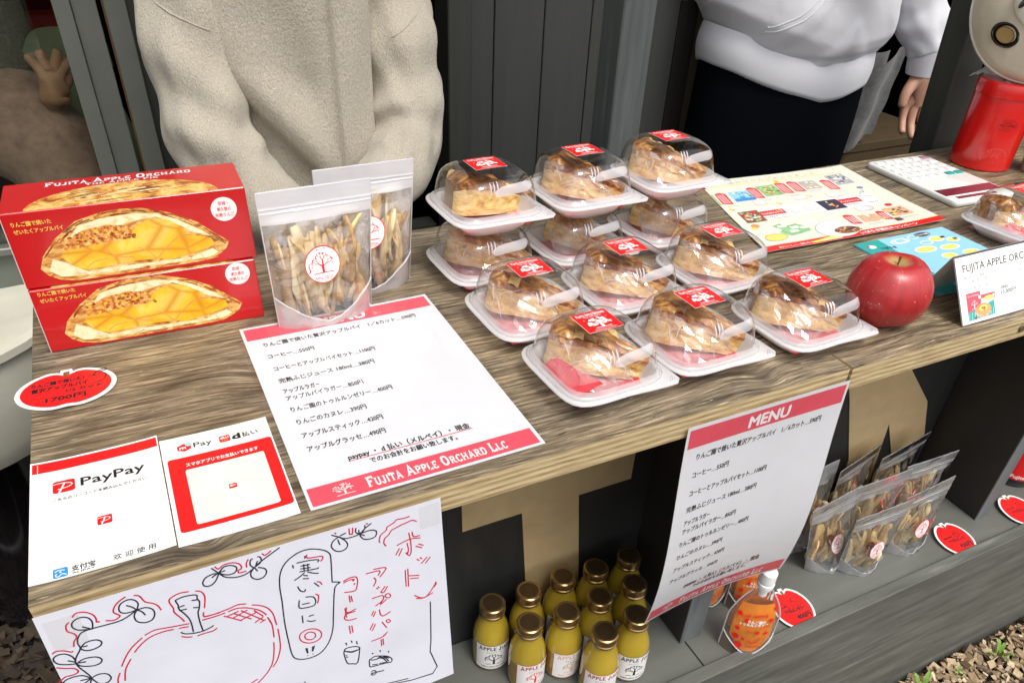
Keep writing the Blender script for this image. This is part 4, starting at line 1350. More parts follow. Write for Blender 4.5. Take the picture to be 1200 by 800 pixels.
def pouch(name_label, P0, BL, BR, TL, TR, zh, group, depth=.034, nst=26, lab=(.5, .44), lab_s=1.0, shelf=False, brown=False, seed=1, lean=0.0, stick_s=1.0):
    """stand-up pouch: corners given in the root's frame (x, y at base and top), zh its height"""
    t = thing('apple_stick_pouch', name_label, 'snack pouch', P0, 0, group)
    BLv, BRv, TLv, TRv = V((*BL, 0)), V((*BR, 0)), V((*TL, zh)), V((*TR, zh))
    wdir = (TRv - TLv); wdir.z = 0; wdir.normalize()
    nrm = V((wdir.y, -wdir.x, 0))                       # towards the customer
    r_ = random.Random(seed)
    def mid(u, v):
        return (BLv * (1 - u) + BRv * u) * (1 - v) + (TLv * (1 - u) + TRv * u) * v
    def bulge(u, v):
        e = max(0.0, sin(pi * min(1, max(0, u))))
        body = e ** .6
        return depth * .5 * body * (max(0.0, 1 - (v / .86) ** 2.2) if v < .86 else 0)
    def wrinkle(u, v):
        return (.0016 * vnoise(u * 5 + seed * 7, v * 6, seed) + .0030 * (.5 - abs(vnoise(u * 6 + v * 3 + seed * 3, v * 7 - u * 2, seed + 4)) * 2)) * (1 if v < .8 else .3) * min(1, 6 * u, 6 * (1 - u), .12 + 14 * ((u - lab[0]) ** 2 + (v - lab[1]) ** 2))
    def front(u, v, h=0.0):
        p = mid(u, v)
        uu = (u - .5)
        return p + nrm * (bulge(u, v) + wrinkle(u, v) + h + .0006) + V((0, 0, -.0 if v > .02 else 0))
    def back(u, v):
        return mid(u, v) - nrm * (bulge(u, v) * .9 - wrinkle(u, v) + .0006)
    hv, gv = .775, .20
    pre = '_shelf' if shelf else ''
    def gus(u):                                         # U-shaped edge of the bottom gusset
        return .04 + .20 * (abs(2 * u - 1) ** 1.5)
    g = G()
    g.grid(lambda u, v: front(u, gus(u) + (hv - gus(u)) * v), 30, 26)
    g.build('clear_front', 'pouch_clear', t)
    g = G()
    g.grid(lambda u, v: back(u, hv * v), 10, 10)
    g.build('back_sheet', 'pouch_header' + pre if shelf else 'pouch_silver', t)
    g = G()
    g.grid(lambda u, v: front(u, hv + (1 - hv) * v, .0002 + (.0007 if .3 < v < .34 or .44 < v < .48 else 0)), 14, 24)
    g.grid(lambda u, v: back(u, hv + (1 - hv) * v), 14, 8)
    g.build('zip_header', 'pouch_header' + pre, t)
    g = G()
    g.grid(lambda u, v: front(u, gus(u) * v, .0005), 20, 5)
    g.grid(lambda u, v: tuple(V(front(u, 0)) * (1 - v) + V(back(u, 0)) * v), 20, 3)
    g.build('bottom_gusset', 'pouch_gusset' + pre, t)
    g = G()                                             # welded seams
    for (a, b) in (((0, 0), (0, 1)), ((1, 0), (1, 1))):
        g.tube([front(a[0], q / 14) - nrm * .0005 for q in range(15)], .0009, 5)
    g.tube([front(q / 20, gus(q / 20), .0006) for q in range(21)], .0008, 5)
    g.tube([front(q / 14, .995) - nrm * .0004 for q in range(15)], .0008, 5)
    g.build('seam', 'pouch_header' + pre, t)
    # contents
    hgt = zh
    for i in range(nst):
        u = .17 + .66 * ((i + .5) / nst + r_.uniform(-.05, .05))
        v = r_.uniform(.28, .54)
        if i % 3 == 0: v = r_.uniform(.2, .34)
        p = mid(u, v)
        off = bulge(u, v) * r_.uniform(-.75, .12 if abs(u - lab[0]) < .27 else .5)
        o = bpy.data.objects.new('dried_apple_stick', STICKS[r_.randrange(7)])
        COL.objects.link(o); o.parent = t
        o.location = p + nrm * off
        tilt = (u - .5) * .55 + r_.gauss(0, .13)
        yaw = math.atan2(wdir.y, wdir.x)
        rot = Matrix.Rotation(yaw, 3, 'Z') @ Matrix.Rotation(-pi / 2 + tilt, 3, 'Y') @ Matrix.Rotation(r_.uniform(0, 6.28), 3, 'X')
        o.rotation_euler = rot.to_euler()
        sc_ = stick_s * r_.uniform(.8, 1.08) * zh / .14
        o.scale = (sc_, sc_ * 1.25, sc_ * 1.25)
    cu, cv = lab
    Wm = (TRv - TLv).length * .95
    def surf_c(x, y, h=0.0):
        return front(cu + x * .001 * lab_s / Wm, cv + y * .001 * lab_s / hgt, .0012 + h)
    stick_label(surf_c, t)
    if brown:
        k = Ink(lambda x, y, h=0: surf_c(x - 30, y + 20, h + .0034), ['sticker_brown', 'print_white'], 4)
        k.disc(0, 0, 10, 'sticker_brown', 1, n=24)
        k.text('りんご', -5, -2, 4, 'print_white', h=2, w=10, rot=R(-60))
        k.build('round_sticker', t)
    return t
GS = 'apple-stick pouches standing on the counter'
pouch('front apple-stick pouch on the counter, its whole round label showing', (.285, .309, .0), (-.050, -.006), (.054, .004), (-.051, .005), (.066, .009), .1435, GS, .040, 40, (.475, .47), .95, seed=2, stick_s=1.1)
pouch('rear apple-stick pouch on the counter, its round label half hidden by the front pouch', (.352, .357, .0), (-.053, -.002), (.050, .003), (-.050, .004), (.062, .006), .142, GS, .036, 36, (.49, .50), .92, seed=5, stick_s=1.1)

# ---------------------------------------------------------------- the red apple
def apple(name_label, loc, r=.046, mat='apple_red', seed=0, stem=True, sz=.93):
    t = thing('apple', name_label, 'apple', loc, seed * 1.3)
    if seed == 0: t.rotation_euler = (R(-1), R(-2), 0)
    g = G()
    nl, na = 28, 40
    rings = []
    for i in range(nl + 1):
        th = pi * i / nl
        ring = []
        for j in range(na):
            ph = 2 * pi * j / na
            rr = r * (1.0 - .34 * math.exp(-(th / .46) ** 2) - .20 * math.exp(-((pi - th) / .40) ** 2) + .05 * sin(th) ** 2 - .07 * max(0, (th - pi / 2)) / (pi / 2))
            lob = 1 + .018 * cos(5 * ph + seed) * (1 if th > 1.2 else .4) + .012 * cos(2 * ph + 1)
            rr *= lob
            s_ = sin(th) * rr
            z = cos(th) * rr * sz
            if i in (0, nl): s_ = .0003
            ring.append((s_ * cos(ph), s_ * sin(ph), z))
        rings.append(ring)
    zmin = min(p[2] for q in rings for p in q)
    g.loft([[(x, y, z - zmin) for x, y, z in q] for q in rings])
    g.build('flesh_and_skin', mat, t)
    if stem:
        zt = rings[0][0][2] - zmin
        g = G().tube([(0, 0, zt - .003), (.001, 0, zt + .004), (.003, .001, zt + .009)], [.0012, .0010, .0017], 8)
        g.build('stem', 'stem_brown', t)
    return t
apple('shiny red apple with pale speckles standing on the counter beside the folded price card', (.8700, .0640, .0002), .0425, seed=0, sz=1.08)

# ---------------------------------------------------------------- illustrated leaflet
mp = thing('illustrated_leaflet', 'large cream leaflet with photos, red ribbons and a red foot band lying on the counter', 'leaflet', (0, 0, .0004))
Q = [V((.8620, .2480, 0)), V((1.1880, .2360, 0)), V((1.2240, .4770, 0)), (V((.938, .5, 0)))]
def leaf(u, v, h=0.0):
    a, b = u / 290, v / 235
    p = (Q[0] * (1 - a) + Q[1] * a) * (1 - b) + (Q[3] * (1 - a) + Q[2] * a) * b
    z = .006 * max(0, a - .75) ** 2 * 16 * .4 + .004 * (1 - b) ** 3 + .0005 * vnoise(u * .02, v * .02)
    return (p.x, p.y, z + h + .0006)
sheet(leaf, 290, 235, .0005, 'print_cream', 'paper', mp, 44, 34)
LO = ['print_cream', 'print_white', 'print_red', 'print_orange', 'print_blue', 'print_sky', 'print_green', 'print_yellow', 'print_brown', 'print_tan', 'print_purple', 'print_navy', 'print_grey', 'ink_black', 'print_teal', 'print_pink']
k = Ink(leaf, LO, 9)
k.rect(0, -.2, 290, 14, 'print_orange', 1, 20, 2)
k.rect(0, -.2, 290, 12.5, 'print_red', 1.4, 20, 2)
k.text('いばらき観光キャンペーン', 150, 3, 8, 'print_white', w=96, h=2.2, bold=.03)
k.text('おいしい旅のしおり', 20, 3, 6, 'print_white', w=72, h=2.2, bold=.01)
k.text('茨 城 県 北 の り ん ご め ぐ り ま っ ぷ', 20, 216, 7, 'print_tan', w=200, h=1.5)
k.rect(10, 210, 272, 212, 'print_yellow', 1.2, 10, 1)
for q in range(34):
    k.disc(14 + q * 7.6, 227 - .04 * q, 1.3, ['print_tan', 'print_green', 'print_yellow'][q % 3], 1.2, n=6)
k.rect(12, 90, 152, 121, 'print_white', 1)
k.rect(146, 84, 252, 123, 'print_white', 1)
def ribbon(x, y, w_, h_, s_):
    k.flat([x, y + h_ * .1, x + w_, y, x + w_ + 3, y + h_ * .86, x + w_ * .6, y + h_, x + 2, y + h_ * .94], 'print_red', 1.8)
    for q in range(3):
        k.rect(x + 4 + q * 4.4, y + 5, x + 5.6 + q * 4.4, y + h_ - 7, 'print_white', 2.6)
for x, y in ((6, 147), (67, 154), (123, 158), (146, 158), (207, 150)):
    ribbon(x, y, 17, 42, '')
k.rect(47, 98, 88, 113, 'print_red', 1.8); k.text('りんごのジェラート', 49, 102, 6.5, 'print_white', w=36, h=2.6, bold=.03)
k.rect(188, 100, 227, 116, 'print_red', 1.8); k.text('アップルジャム', 190, 104.6, 6.5, 'print_white', w=34, h=2.6, bold=.03)
ribbon(158, 32, 15, 34, ''); ribbon(214, 30, 13, 32, '')
def photo(x0, y0, x1, y1, cols, n=26):
    k.rect(x0, y0, x1, y1, cols[0], 1.8)
    for q in range(n):
        cx_, cy_ = rnd.uniform(x0 + 4, x1 - 4), rnd.uniform(y0 + 4, y1 - 4)
        k.disc(cx_, cy_, rnd.uniform(1.5, 3.8), rnd.choice(cols[1:]), 2.2 + q * .04, ry=rnd.uniform(1.2, 3), n=7)
k.flat([-4 + 5, 165, 1, 186, 3, 187, 4, 150, 1, 150], 'print_green', 1.6)
k.flat([2, 178, 4, 188, 3, 160], 'print_green', 1.8)
photo(31, 153, 68, 187, ['print_sky', 'print_green', 'print_navy', 'print_white', 'print_blue', 'print_green'], 22)
k.rect(32, 153, 67, 162, 'print_blue', 3.4)
photo(88, 158, 122, 196, ['print_green', 'print_red', 'print_green', 'print_red', 'print_brown', 'print_yellow'], 34)
photo(168, 163, 199, 194, ['print_grey', 'print_white', 'print_yellow', 'print_tan', 'print_cream'], 22)
photo(230, 165, 264, 205, ['print_grey', 'print_white', 'print_navy', 'print_white', 'print_purple'], 30)
k.disc(134, 203, 6, 'print_yellow', 3.8, n=12); k.disc(134, 203, 3, 'print_orange', 4.2, n=10)
photo(14, 84, 47, 120, ['print_brown', 'print_green', 'print_navy', 'print_white', 'print_red', 'print_green', 'print_tan'], 46)
k.rect(152, 87, 189, 120, 'print_navy', 1.8)
for q in range(14): k.disc(170 + rnd.gauss(0, 4), 104 + rnd.gauss(0, 5), 1.8, rnd.choice(['print_red', 'print_orange', 'print_yellow', 'print_green']), 2.6, n=7)
k.flat([178, 34, 182, 59, 192, 57, 204, 33], 'print_tan', 1.8); k.flat([190, 34, 202, 57, 212, 55, 218, 36], 'print_tan', 2.2)
photo(232, 37, 268, 66, ['print_tan', 'print_brown', 'print_orange', 'print_navy', 'print_yellow', 'print_tan'], 44)
photo(226, 22, 238, 33, ['print_brown', 'print_yellow', 'print_navy'], 10)
# plate of curry
k.disc(128, 30, 33, 'print_grey', 1.8, ry=26, n=32); k.disc(128, 30, 31.5, 'print_white', 2.2, ry=24.8, n=32)
k.disc(139, 22, 20, 'print_brown', 2.6, ry=11, n=24)
for q in range(26): k.disc(139 + rnd.gauss(0, 9), 22 + rnd.gauss(0, 4.5), 1.9, rnd.choice(['print_tan', 'print_orange', 'print_brown', 'print_navy']), 3, n=7)
k.flat([69, 6, 107, 12, 120, 6, 116, 2, 72, 2], 'print_yellow', 3.4); k.rect(88, 2.2, 118, 4.4, 'print_white', 4)
# pale green map with small notes
k.flat([43, 66, 58, 70, 62, 60, 80, 64, 92, 50, 91, 38, 74, 34, 56, 32, 44, 44, 52, 52], 'print_green', 1.6)
for x, y in ((50, 58), (66, 50), (80, 46), (60, 40), (96, 62), (100, 54), (62, 140), (120, 140), (180, 148), (200, 136), (118, 106), (104, 100), (140, 70), (250, 120)):
    k.rect(x, y, x + 13, y + 7, 'print_white', 2); k.rect(x + 1, y + 3, x + 11, y + 4, 'print_grey', 2.6)
for x0, y0, x1, y1 in ((98, 96, 118, 112), (124, 96, 144, 112), (128, 134, 150, 148), (186, 128, 212, 142), (196, 70, 218, 84), (56, 134, 76, 148)):
    k.rect(x0, y0, x1, y1, 'print_pink', 2); k.rect(x0 + .6, y0 + .6, x1 - .6, y1 - .6, 'print_white', 2.6)
k.disc(20, 73, 6.5, 'print_orange', 1.8, n=12); k.disc(15, 66, 4, 'print_yellow', 2, n=12)
k.disc(254, 76, 6.5, 'print_red', 1.8, ry=4.5, n=14); k.disc(257, 146, 6, 'print_purple', 1.8, ry=4.5, n=12)
k.ring(216, 76, 9, .8, 'print_purple', 2, ry=6.5)
k.flat([16, 32, 20, 44, 42, 42, 50, 32, 40, 24, 22, 24], 'print_yellow', 1.6); k.ring(32, 33, 17, .7, 'print_purple', 2.2, ry=10)
k.line(smooth_pts([(238, 120), (246, 132), (250, 128), (254, 138)]), 1.0, 'print_teal', 2); k.line([(232, 118), (252, 112)], .8, 'ink_black', 2)
for x, y in ((6, 132), (75, 112), (88, 132), (150, 142)):
    k.disc(x + 4, y, 3.4, 'print_yellow', 1.8, n=8); k.disc(x + 8, y - 3, 2.4, 'print_tan', 2, n=8)
for x, y, n in ((12, 140, 5), (70, 146, 6), (128, 150, 5), (168, 156, 7), (212, 142, 5), (48, 92, 6), (60, 86, 8), (190, 94, 7), (232, 92, 5), (236, 28, 9), (180, 26, 7)):
    for q in range(n):
        k.rect(x + q * 3.6, y, x + q * 3.6 + 2.3, y + 1.7, 'ink_black' if y in (92, 94) else 'print_grey', 2)
k.build('printed_pictures', mp)

# blue leaflets stacked
for i, (dz, da, lab) in enumerate(((0, 3, 'bottom leaflet of the small blue and teal stack behind the apple'), (.0009, 1, 'middle leaflet of the small blue and teal stack behind the apple'), (.0018, -.5, 'top sky-blue leaflet with yellow cartoon blobs behind the apple'))):
    bl = thing('blue_leaflet', lab, 'leaflet', (.992 + .002 * i, .150 - .001 * i, .0004 + dz), R(-1.0 - da), 'sky-blue leaflets stacked behind the apple')
    f = flat_surf((0, 0, .0007))
    g = G().box(0, .172, -.072, .078, 0, .0007)
    g.build('paper', 'print_sky', bl, smooth=False)
    k = Ink(f, LO)
    k.flat([0, 78, 44, 78, 30, -72, 0, -72], 'print_teal', 1)
    if i == 2:
        k.disc(17, 62, 7, 'print_white', 1.8, ry=5, n=12); k.disc(12, 64, 2.6, 'print_red', 2.4, n=8); k.text('いばらき', 26, 52, 7, 'print_navy', w=24, h=2, bold=.04, rot=R(-10))
        for x, y, a, b in ((70, 62, 18, 7), (100, 66, 10, 6), (104, 46, 12, 6), (128, 50, 14, 8), (150, 40, 12, 7), (84, 30, 20, 9), (124, 24, 18, 8), (100, 4, 14, 8), (140, 2, 16, 8)):
            k.disc(x, y, a, 'print_white', 1.6, ry=b, n=16)
            k.disc(x, y, a * .8, 'print_yellow' if b > 7.5 or x in (128, 150) else 'print_sky', 2.2, ry=b * .7, n=16)
        k.disc(120, 68, 15, 'ink_black', 2, ry=6.5, n=20); k.disc(120, 68, 13.6, 'print_white', 2.2, ry=5.6, n=20); k.disc(120, 68, 13, 'ink_black', 2.5, ry=5.2, n=20); k.text('スマホで発見', 109, 66, 4.4, 'print_white', w=22, h=3, bold=.04)
        k.rect(60, 57, 82, 69, 'print_white', 2.6); k.rect(64, 59, 79, 67, 'print_sky', 3)
        for x, y in ((138, 52), (152, 42)):
            for q in range(4): k.line([(x + q * 2, y - 3), (x + q * 2 + 1, y + 2)], 1.5, 'ink_black', 3)
    k.build('printed_pictures', bl)

# ---------------------------------------------------------------- calculator
ca = thing('calculator', 'flat white desk calculator with teal and mauve keys and a dark maroon display', 'calculator', (1.3250, .3620, .0004), R(-2.5))
g = G()
def rr(x0, x1, y0, y1, r, z, n=5):
    o = []
    for cx_, cy_, a0 in ((x1 - r, y1 - r, 0), (x0 + r, y1 - r, 90), (x0 + r, y0 + r, 180), (x1 - r, y0 + r, 270)):
        for q in range(n):
            a = R(a0 + q * 90 / (n - 1))
            o.append((cx_ + r * cos(a), cy_ + r * sin(a), z))
    return o
ca.scale = (1, 1, .62)
HX, HY = .066, .094
g.loft([rr(-HX + .002, HX - .002, -HY + .002, HY - .002, .006, 0), rr(-HX, HX, -HY, HY, .008, .003), rr(-HX, HX, -HY, HY, .008, .014), rr(-HX + .0015, HX - .0015, -HY + .0015, HY - .0015, .007, .0155)])
g.build('body', 'calc_body', ca, angle=50)
g = G().box(-HX + .004, HX - .004, -HY + .024, -HY + .048, .0156, .0160, 0)
g.build('display', 'calc_display', ca, smooth=False)
g = G().box(-HX + .016, HX - .030, -HY + .010, -HY + .018, .0156, .0160, 0)
g.build('solar_strip', 'calc_display', ca, smooth=False)
KM = {}
def key_mesh(mat):
    if mat not in KM:
        g = G().loft([rr(-.0078, .0078, -.0058, .0058, .002, 0, 3), rr(-.0075, .0075, -.0055, .0055, .002, .0022, 3), rr(-.0066, .0066, -.0046, .0046, .0018, .0028, 3)])
        o = g.build('key', mat, ca)
        KM[mat] = o.data
        bpy.data.objects.remove(o)
    return KM[mat]
KT = ['00', '0', '.', '=', '+', '%', '1', '2', '3', '+', '-', 'M', '4', '5', '6', 'x', 'M-', 'MR', '7', '8', '9', '/', 'M+', 'C', 'GT', 'MU', '税', '込', '換', 'AC']
kk = Ink(lambda u, v, h=0: (u * .001, v * .001, .0155 + h), ['print_grey', 'ink_black', 'print_white', 'print_pink'])
for r_ in range(5):
    for c_ in range(6):
        x, y = HX - .0135 - c_ * .0205, HY - .013 - r_ * .0185
        m_ = 'key_mauve' if (r_ == 0 and c_ == 0) else ('key_teal' if (r_ == 4 and c_ in (0, 1)) else 'calc_key')
        o = bpy.data.objects.new('key', key_mesh(m_)); COL.objects.link(o); o.parent = ca; o.location = (x, y, .0155)
        kk.lift = .0001
        s_ = KT[r_ * 6 + c_]
        kk.text(s_, x * 1000 + 2.6, y * 1000 + 2.4, 8.2, 'print_white' if m_ != 'calc_key' else ('ink_black' if 1 <= c_ <= 4 and r_ < 4 else 'print_grey'), h=26, bold=.05, rot=pi, w=4.4 * len(s_))
kk.text('TAX CALCULATOR', 50, -42, 3.2, 'print_grey', h=2, rot=pi, w=34)
kk.build('key_legends', ca)

# ---------------------------------------------------------------- folded price card
tc = thing('folded_price_card', 'white tent-folded price card with navy rim, right of the apple', 'price card', (.949, .0135, .0004))
th = math.atan2(.070, .0385)
HC = .0797
sv = V((0, cos(th), sin(th)))
f = lambda u, v, h=0.0: tuple(V((u * .001, 0, 0)) + sv * (v * .001) + V((0, -sin(th), cos(th))) * (h + .0004))
def card_front(u, v, h=0.0):
    return f(u - 8 * (v / 79.7), v, h)
sheet(card_front, 300, 79.7, .0008, 'paper_warm', 'front_panel', tc, 4, 2)
g = G()
def backp(u, v, t=0):
    return (-.008 * (1 - v) + .30 * u + .012 * v, .0395 + .040 * v, .0712 * (1 - v) + t)
g.grid(lambda u, v: backp(u, v), 4, 2); g.grid(lambda u, v: backp(u, v, -.0008), 4, 2)
g.build('rear_panel', 'paper_warm', tc, smooth=False)
k = Ink(card_front, ['print_navy', 'ink_black', 'print_grey', 'print_pink', 'print_red', 'print_white', 'print_orange', 'print_green', 'print_yellow', 'print_brown', 'print_teal', 'print_tan'])
for a, b in (((0, .3), (300, .3)), ((0, 79.4), (300, 79.4)), ((.4, 0), (.4, 79.7))):
    k.line([a, b], 1.0, 'print_navy', 1.5)
k.text('FUJITA APPLE ORCHARD', 12, 61, 12.2, 'ink_black', w=142, h=1.5, bold=-.008)
k.text('奥久慈の自社農園で大切に育てたりんごです', 12, 53.0, 4.0, 'print_grey', w=88, h=1.5, bold=0)
k.text('りんご園で焼いた贅沢アップルパイをご自宅にお届けします', 12, 47.4, 4.0, 'print_grey', w=118, h=1.5, bold=0)
k.text('りんご園で焼いた贅沢アップルパイ　ギフトセット', 15, 39.5, 3.8, 'print_grey', w=92, h=1.5, bold=0)
k.line([(12, 45), (116, 45), (116, 37.6), (12, 37.6), (12, 45)], .25, 'print_grey', 1.5)
k.text('全国発送', 72, 32, 3.8, 'ink_black', w=13, h=1.5, bold=0)
k.text('15,000円', 72, 25.6, 6.6, 'ink_black', w=27, h=1.5, bold=-.005)
for q in range(6):
    k.rect(72, 20.6 - q * 2.9, 72 + (34, 30, 36, 28, 33, 22)[q], 21.2 - q * 2.9, 'print_grey', 1.5)
k.flat([12, 14, 12, 36, 36, 36, 36, 25, 34, 14], 'print_pink', 1.4); k.tree(24, 15, 15, 'print_white', 2.2, small=True); k.disc(34, 29, 2.2, 'print_white', 2.4, n=12)
k.slab('FUJITA APPLE ORCHARD', 14, 31.6, 1.9, 'print_white', w=19, h=2.4)
k.flat([36, 27, 60, 24, 61, 31, 36, 31], 'print_pink', 1.5); k.disc(50, 26, 9, 'print_yellow', 2.0, ry=2.6, n=16); k.disc(58, 27.6, 1.7, 'print_white', 2.4, n=12)
k.flat([12, 4, 12, 14, 32, 16, 58, 22, 58, 5], 'print_teal', 1.6)
for q in range(10): k.line([(13 + q * 4.6, 4.5), (14.5 + q * 4.6, 13)], .5, 'print_white', 2)
k.disc(38, 13, 14, 'print_tan', 2.4, ry=8.2, n=24); k.disc(38, 14.5, 11.5, 'print_orange', 2.8, ry=6, n=24); k.disc(38, 15.5, 7, 'print_yellow', 3.2, ry=3.6, n=20)
for q in range(10): k.line([(34 + rnd.uniform(-2, 8), 14 + rnd.uniform(-3, 3)), (36 + rnd.uniform(-2, 8), 15 + rnd.uniform(-3, 3))], .6, 'print_brown', 3.8)
k.disc(24, 6, 2, 'print_brown', 3, n=8)
k.build('printed_text', tc)

# ---------------------------------------------------------------- red storage tin with a cloth on it
can = thing('red_tin', 'tall glossy red tin with small dark oval emblem, back right of the counter', 'tin', (1.4850, .4060, .0004), 0)
g = G().lathe([(.001, 0), (.0475, 0), (.0495, .002), (.0495, .123), (.0490, .125)], 48)
g.build('body', 'can_red', can, angle=30)
g = G().lathe([(.0505, .117), (.0515, .118), (.0515, .134), (.0500, .1385), (.046, .1402), (.043, .1398), (.001, .1412)], 48)
g.build('lid', 'can_red', can, angle=30)
def cyl(rad, a0):
    return lambda u, v, h=0.0: ((rad + h) * cos(a0 + u * .001 / rad), (rad + h) * sin(a0 + u * .001 / rad), v * .001)
k = Ink(cyl(.0495, R(-125)), ['can_print', 'can_print_soft'])
k.ring(0, 78, 15, .7, 'can_print', 1, ry=9); k.text('THE RICH', -7, 81.5, 3.4, 'can_print', w=14, h=1.5, bold=.02); k.text('RED COFFEE', -12.5, 76, 5.2, 'can_print', w=25, h=1.5, bold=.03); k.text('SINCE 1963', -6, 72.4, 2.4, 'can_print', w=12, h=1.5)
for q in range(11):
    a = R(20 + q * 14)
    k.line([(0 + 5 * cos(a), 22 + 5 * sin(a)), (20 * cos(a), 22 + 20 * sin(a) * .9)], .45, 'can_print_soft', 1)
k.line([(20 * cos(R(a)), 22 + 18 * sin(R(a))) for a in range(14, 170, 6)], .5, 'can_print_soft', 1)
k.line([(-21, 24), (-20, 20), (0, 17), (20, 20), (21, 24)], .6, 'can_print_soft', 1)
k.build('emblem', can)['kind'] = 'stuff'
g = G()
def clothf(u, v):
    a, b = (u - .5), (v - .5)
    r_ = math.hypot(a, b)
    z = .147 + .016 * math.exp(-((a + .12) ** 2 + (b - .1) ** 2) / .02) - .05 * max(0, r_ - .36) + .006 * vnoise(u * 6, v * 6, 2)
    return (1.512 + a * .085, .446 + b * .06, z)
g.grid(clothf, 18, 18)
cl = g.build('folded_cloth', 'cloth_white')
tag(cl, 'crumpled white cloth lying behind the top of the red tin', 'cloth')
# kraft cup at the right rim of the photo
kc = thing('kraft_cup', 'brown kraft paper cup at the right edge, beside the red tin', 'cup', (1.548, .336, .0004))
G().lathe([(.001, 0), (.027, 0), (.028, .002), (.036, .078), (.0372, .08), (.036, .0815), (.0345, .080), (.027, .006), (.001, .005)], 32).build('cup', 'kraft', kc)

# cream shell cutting into the top right corner, facing the customer
ap = thing('cream_appliance', 'cream speckled round shell with a dark round opening, cutting into the top right corner', 'appliance', (1.475, .380, .258))
def facing(o, target=(.1365, -.4309, .4271)):
    d = (V(target) - V(o.location)).normalized()
    o.rotation_euler = d.to_track_quat('Z', 'Y').to_euler()
facing(ap)
g = G().lathe([(.001, -.060), (.06, -.056), (.095, -.040), (.112, -.018), (.1165, -.004), (.1130, .006), (.100, .016), (.075, .026), (.045, .032), (.001, .034)], 64)
g.build('shell', 'cream_shell', ap)
G().lathe([(.1168, -.007), (.1185, -.003), (.1168, .002)], 64).build('rim', 'cream_light', ap)
def face_part(px_, py_, prof, mat, name, sq_=1.0, dz=.0):
    r_ = math.hypot(px_, py_)
    zz = .034 - .018 * (r_ / .1) ** 2
    o = G().lathe(prof, 32).build(name, mat, ap, loc=(px_, py_, zz + dz))
    o.scale = (1, sq_, 1); o.rotation_euler = (0, 0, R(-28))
face_part(-.052, -.052, [(.001, -.004), (.0145, -.003), (.0185, .001), (.0205, .0025), (.0225, .001), (.0225, -.006)], 'black_gloss', 'dark_opening', .72, .0045)
face_part(-.052, -.052, [(.0125, -.001), (.0140, .0022), (.0150, .0010)], 'brass', 'inner_ring', .72, .0048)
face_part(-.020, -.010, [(.001, .004), (.034, .002), (.040, -.002), (.040, -.01)], 'cream_light', 'raised_plate', .7, .003)
face_part(-.044, -.006, [(.001, .003), (.004, .0025), (.004, -.003)], 'black_gloss', 'slot', 2.2, .008)
G().tube([(0, 0, -.05), (0, .06, -.10), (0, .4, -.12), (0, 1.1, -.12)], .012, 12).build('hanger', 'black_gloss', ap)


# ================================================================ APPLE PIE SLICES IN CLEAR-LIDDED TRAYS
def sq(h, n, z, N=56, tab=0.0, cx_=0.0, cy_=0.0):
    """rounded square ring; tab > 0 pushes the front-right corner out"""
    o = []
    for i in range(N):
        a = 2 * pi * i / N + pi / N
        c_, s_ = cos(a), sin(a)
        nn = n
        k_ = 1.0
        if tab and c_ > 0 and s_ < 0:
            f = max(0.0, sin(2 * abs(a - 2 * pi) )) ** 1.5
            nn = n + 22 * f
            k_ = 1 + tab * f
        r = h / ((abs(c_) ** nn + abs(s_) ** nn) ** (1 / nn)) * k_
        o.append((cx_ + r * c_, cy_ + r * s_, z))
    return o


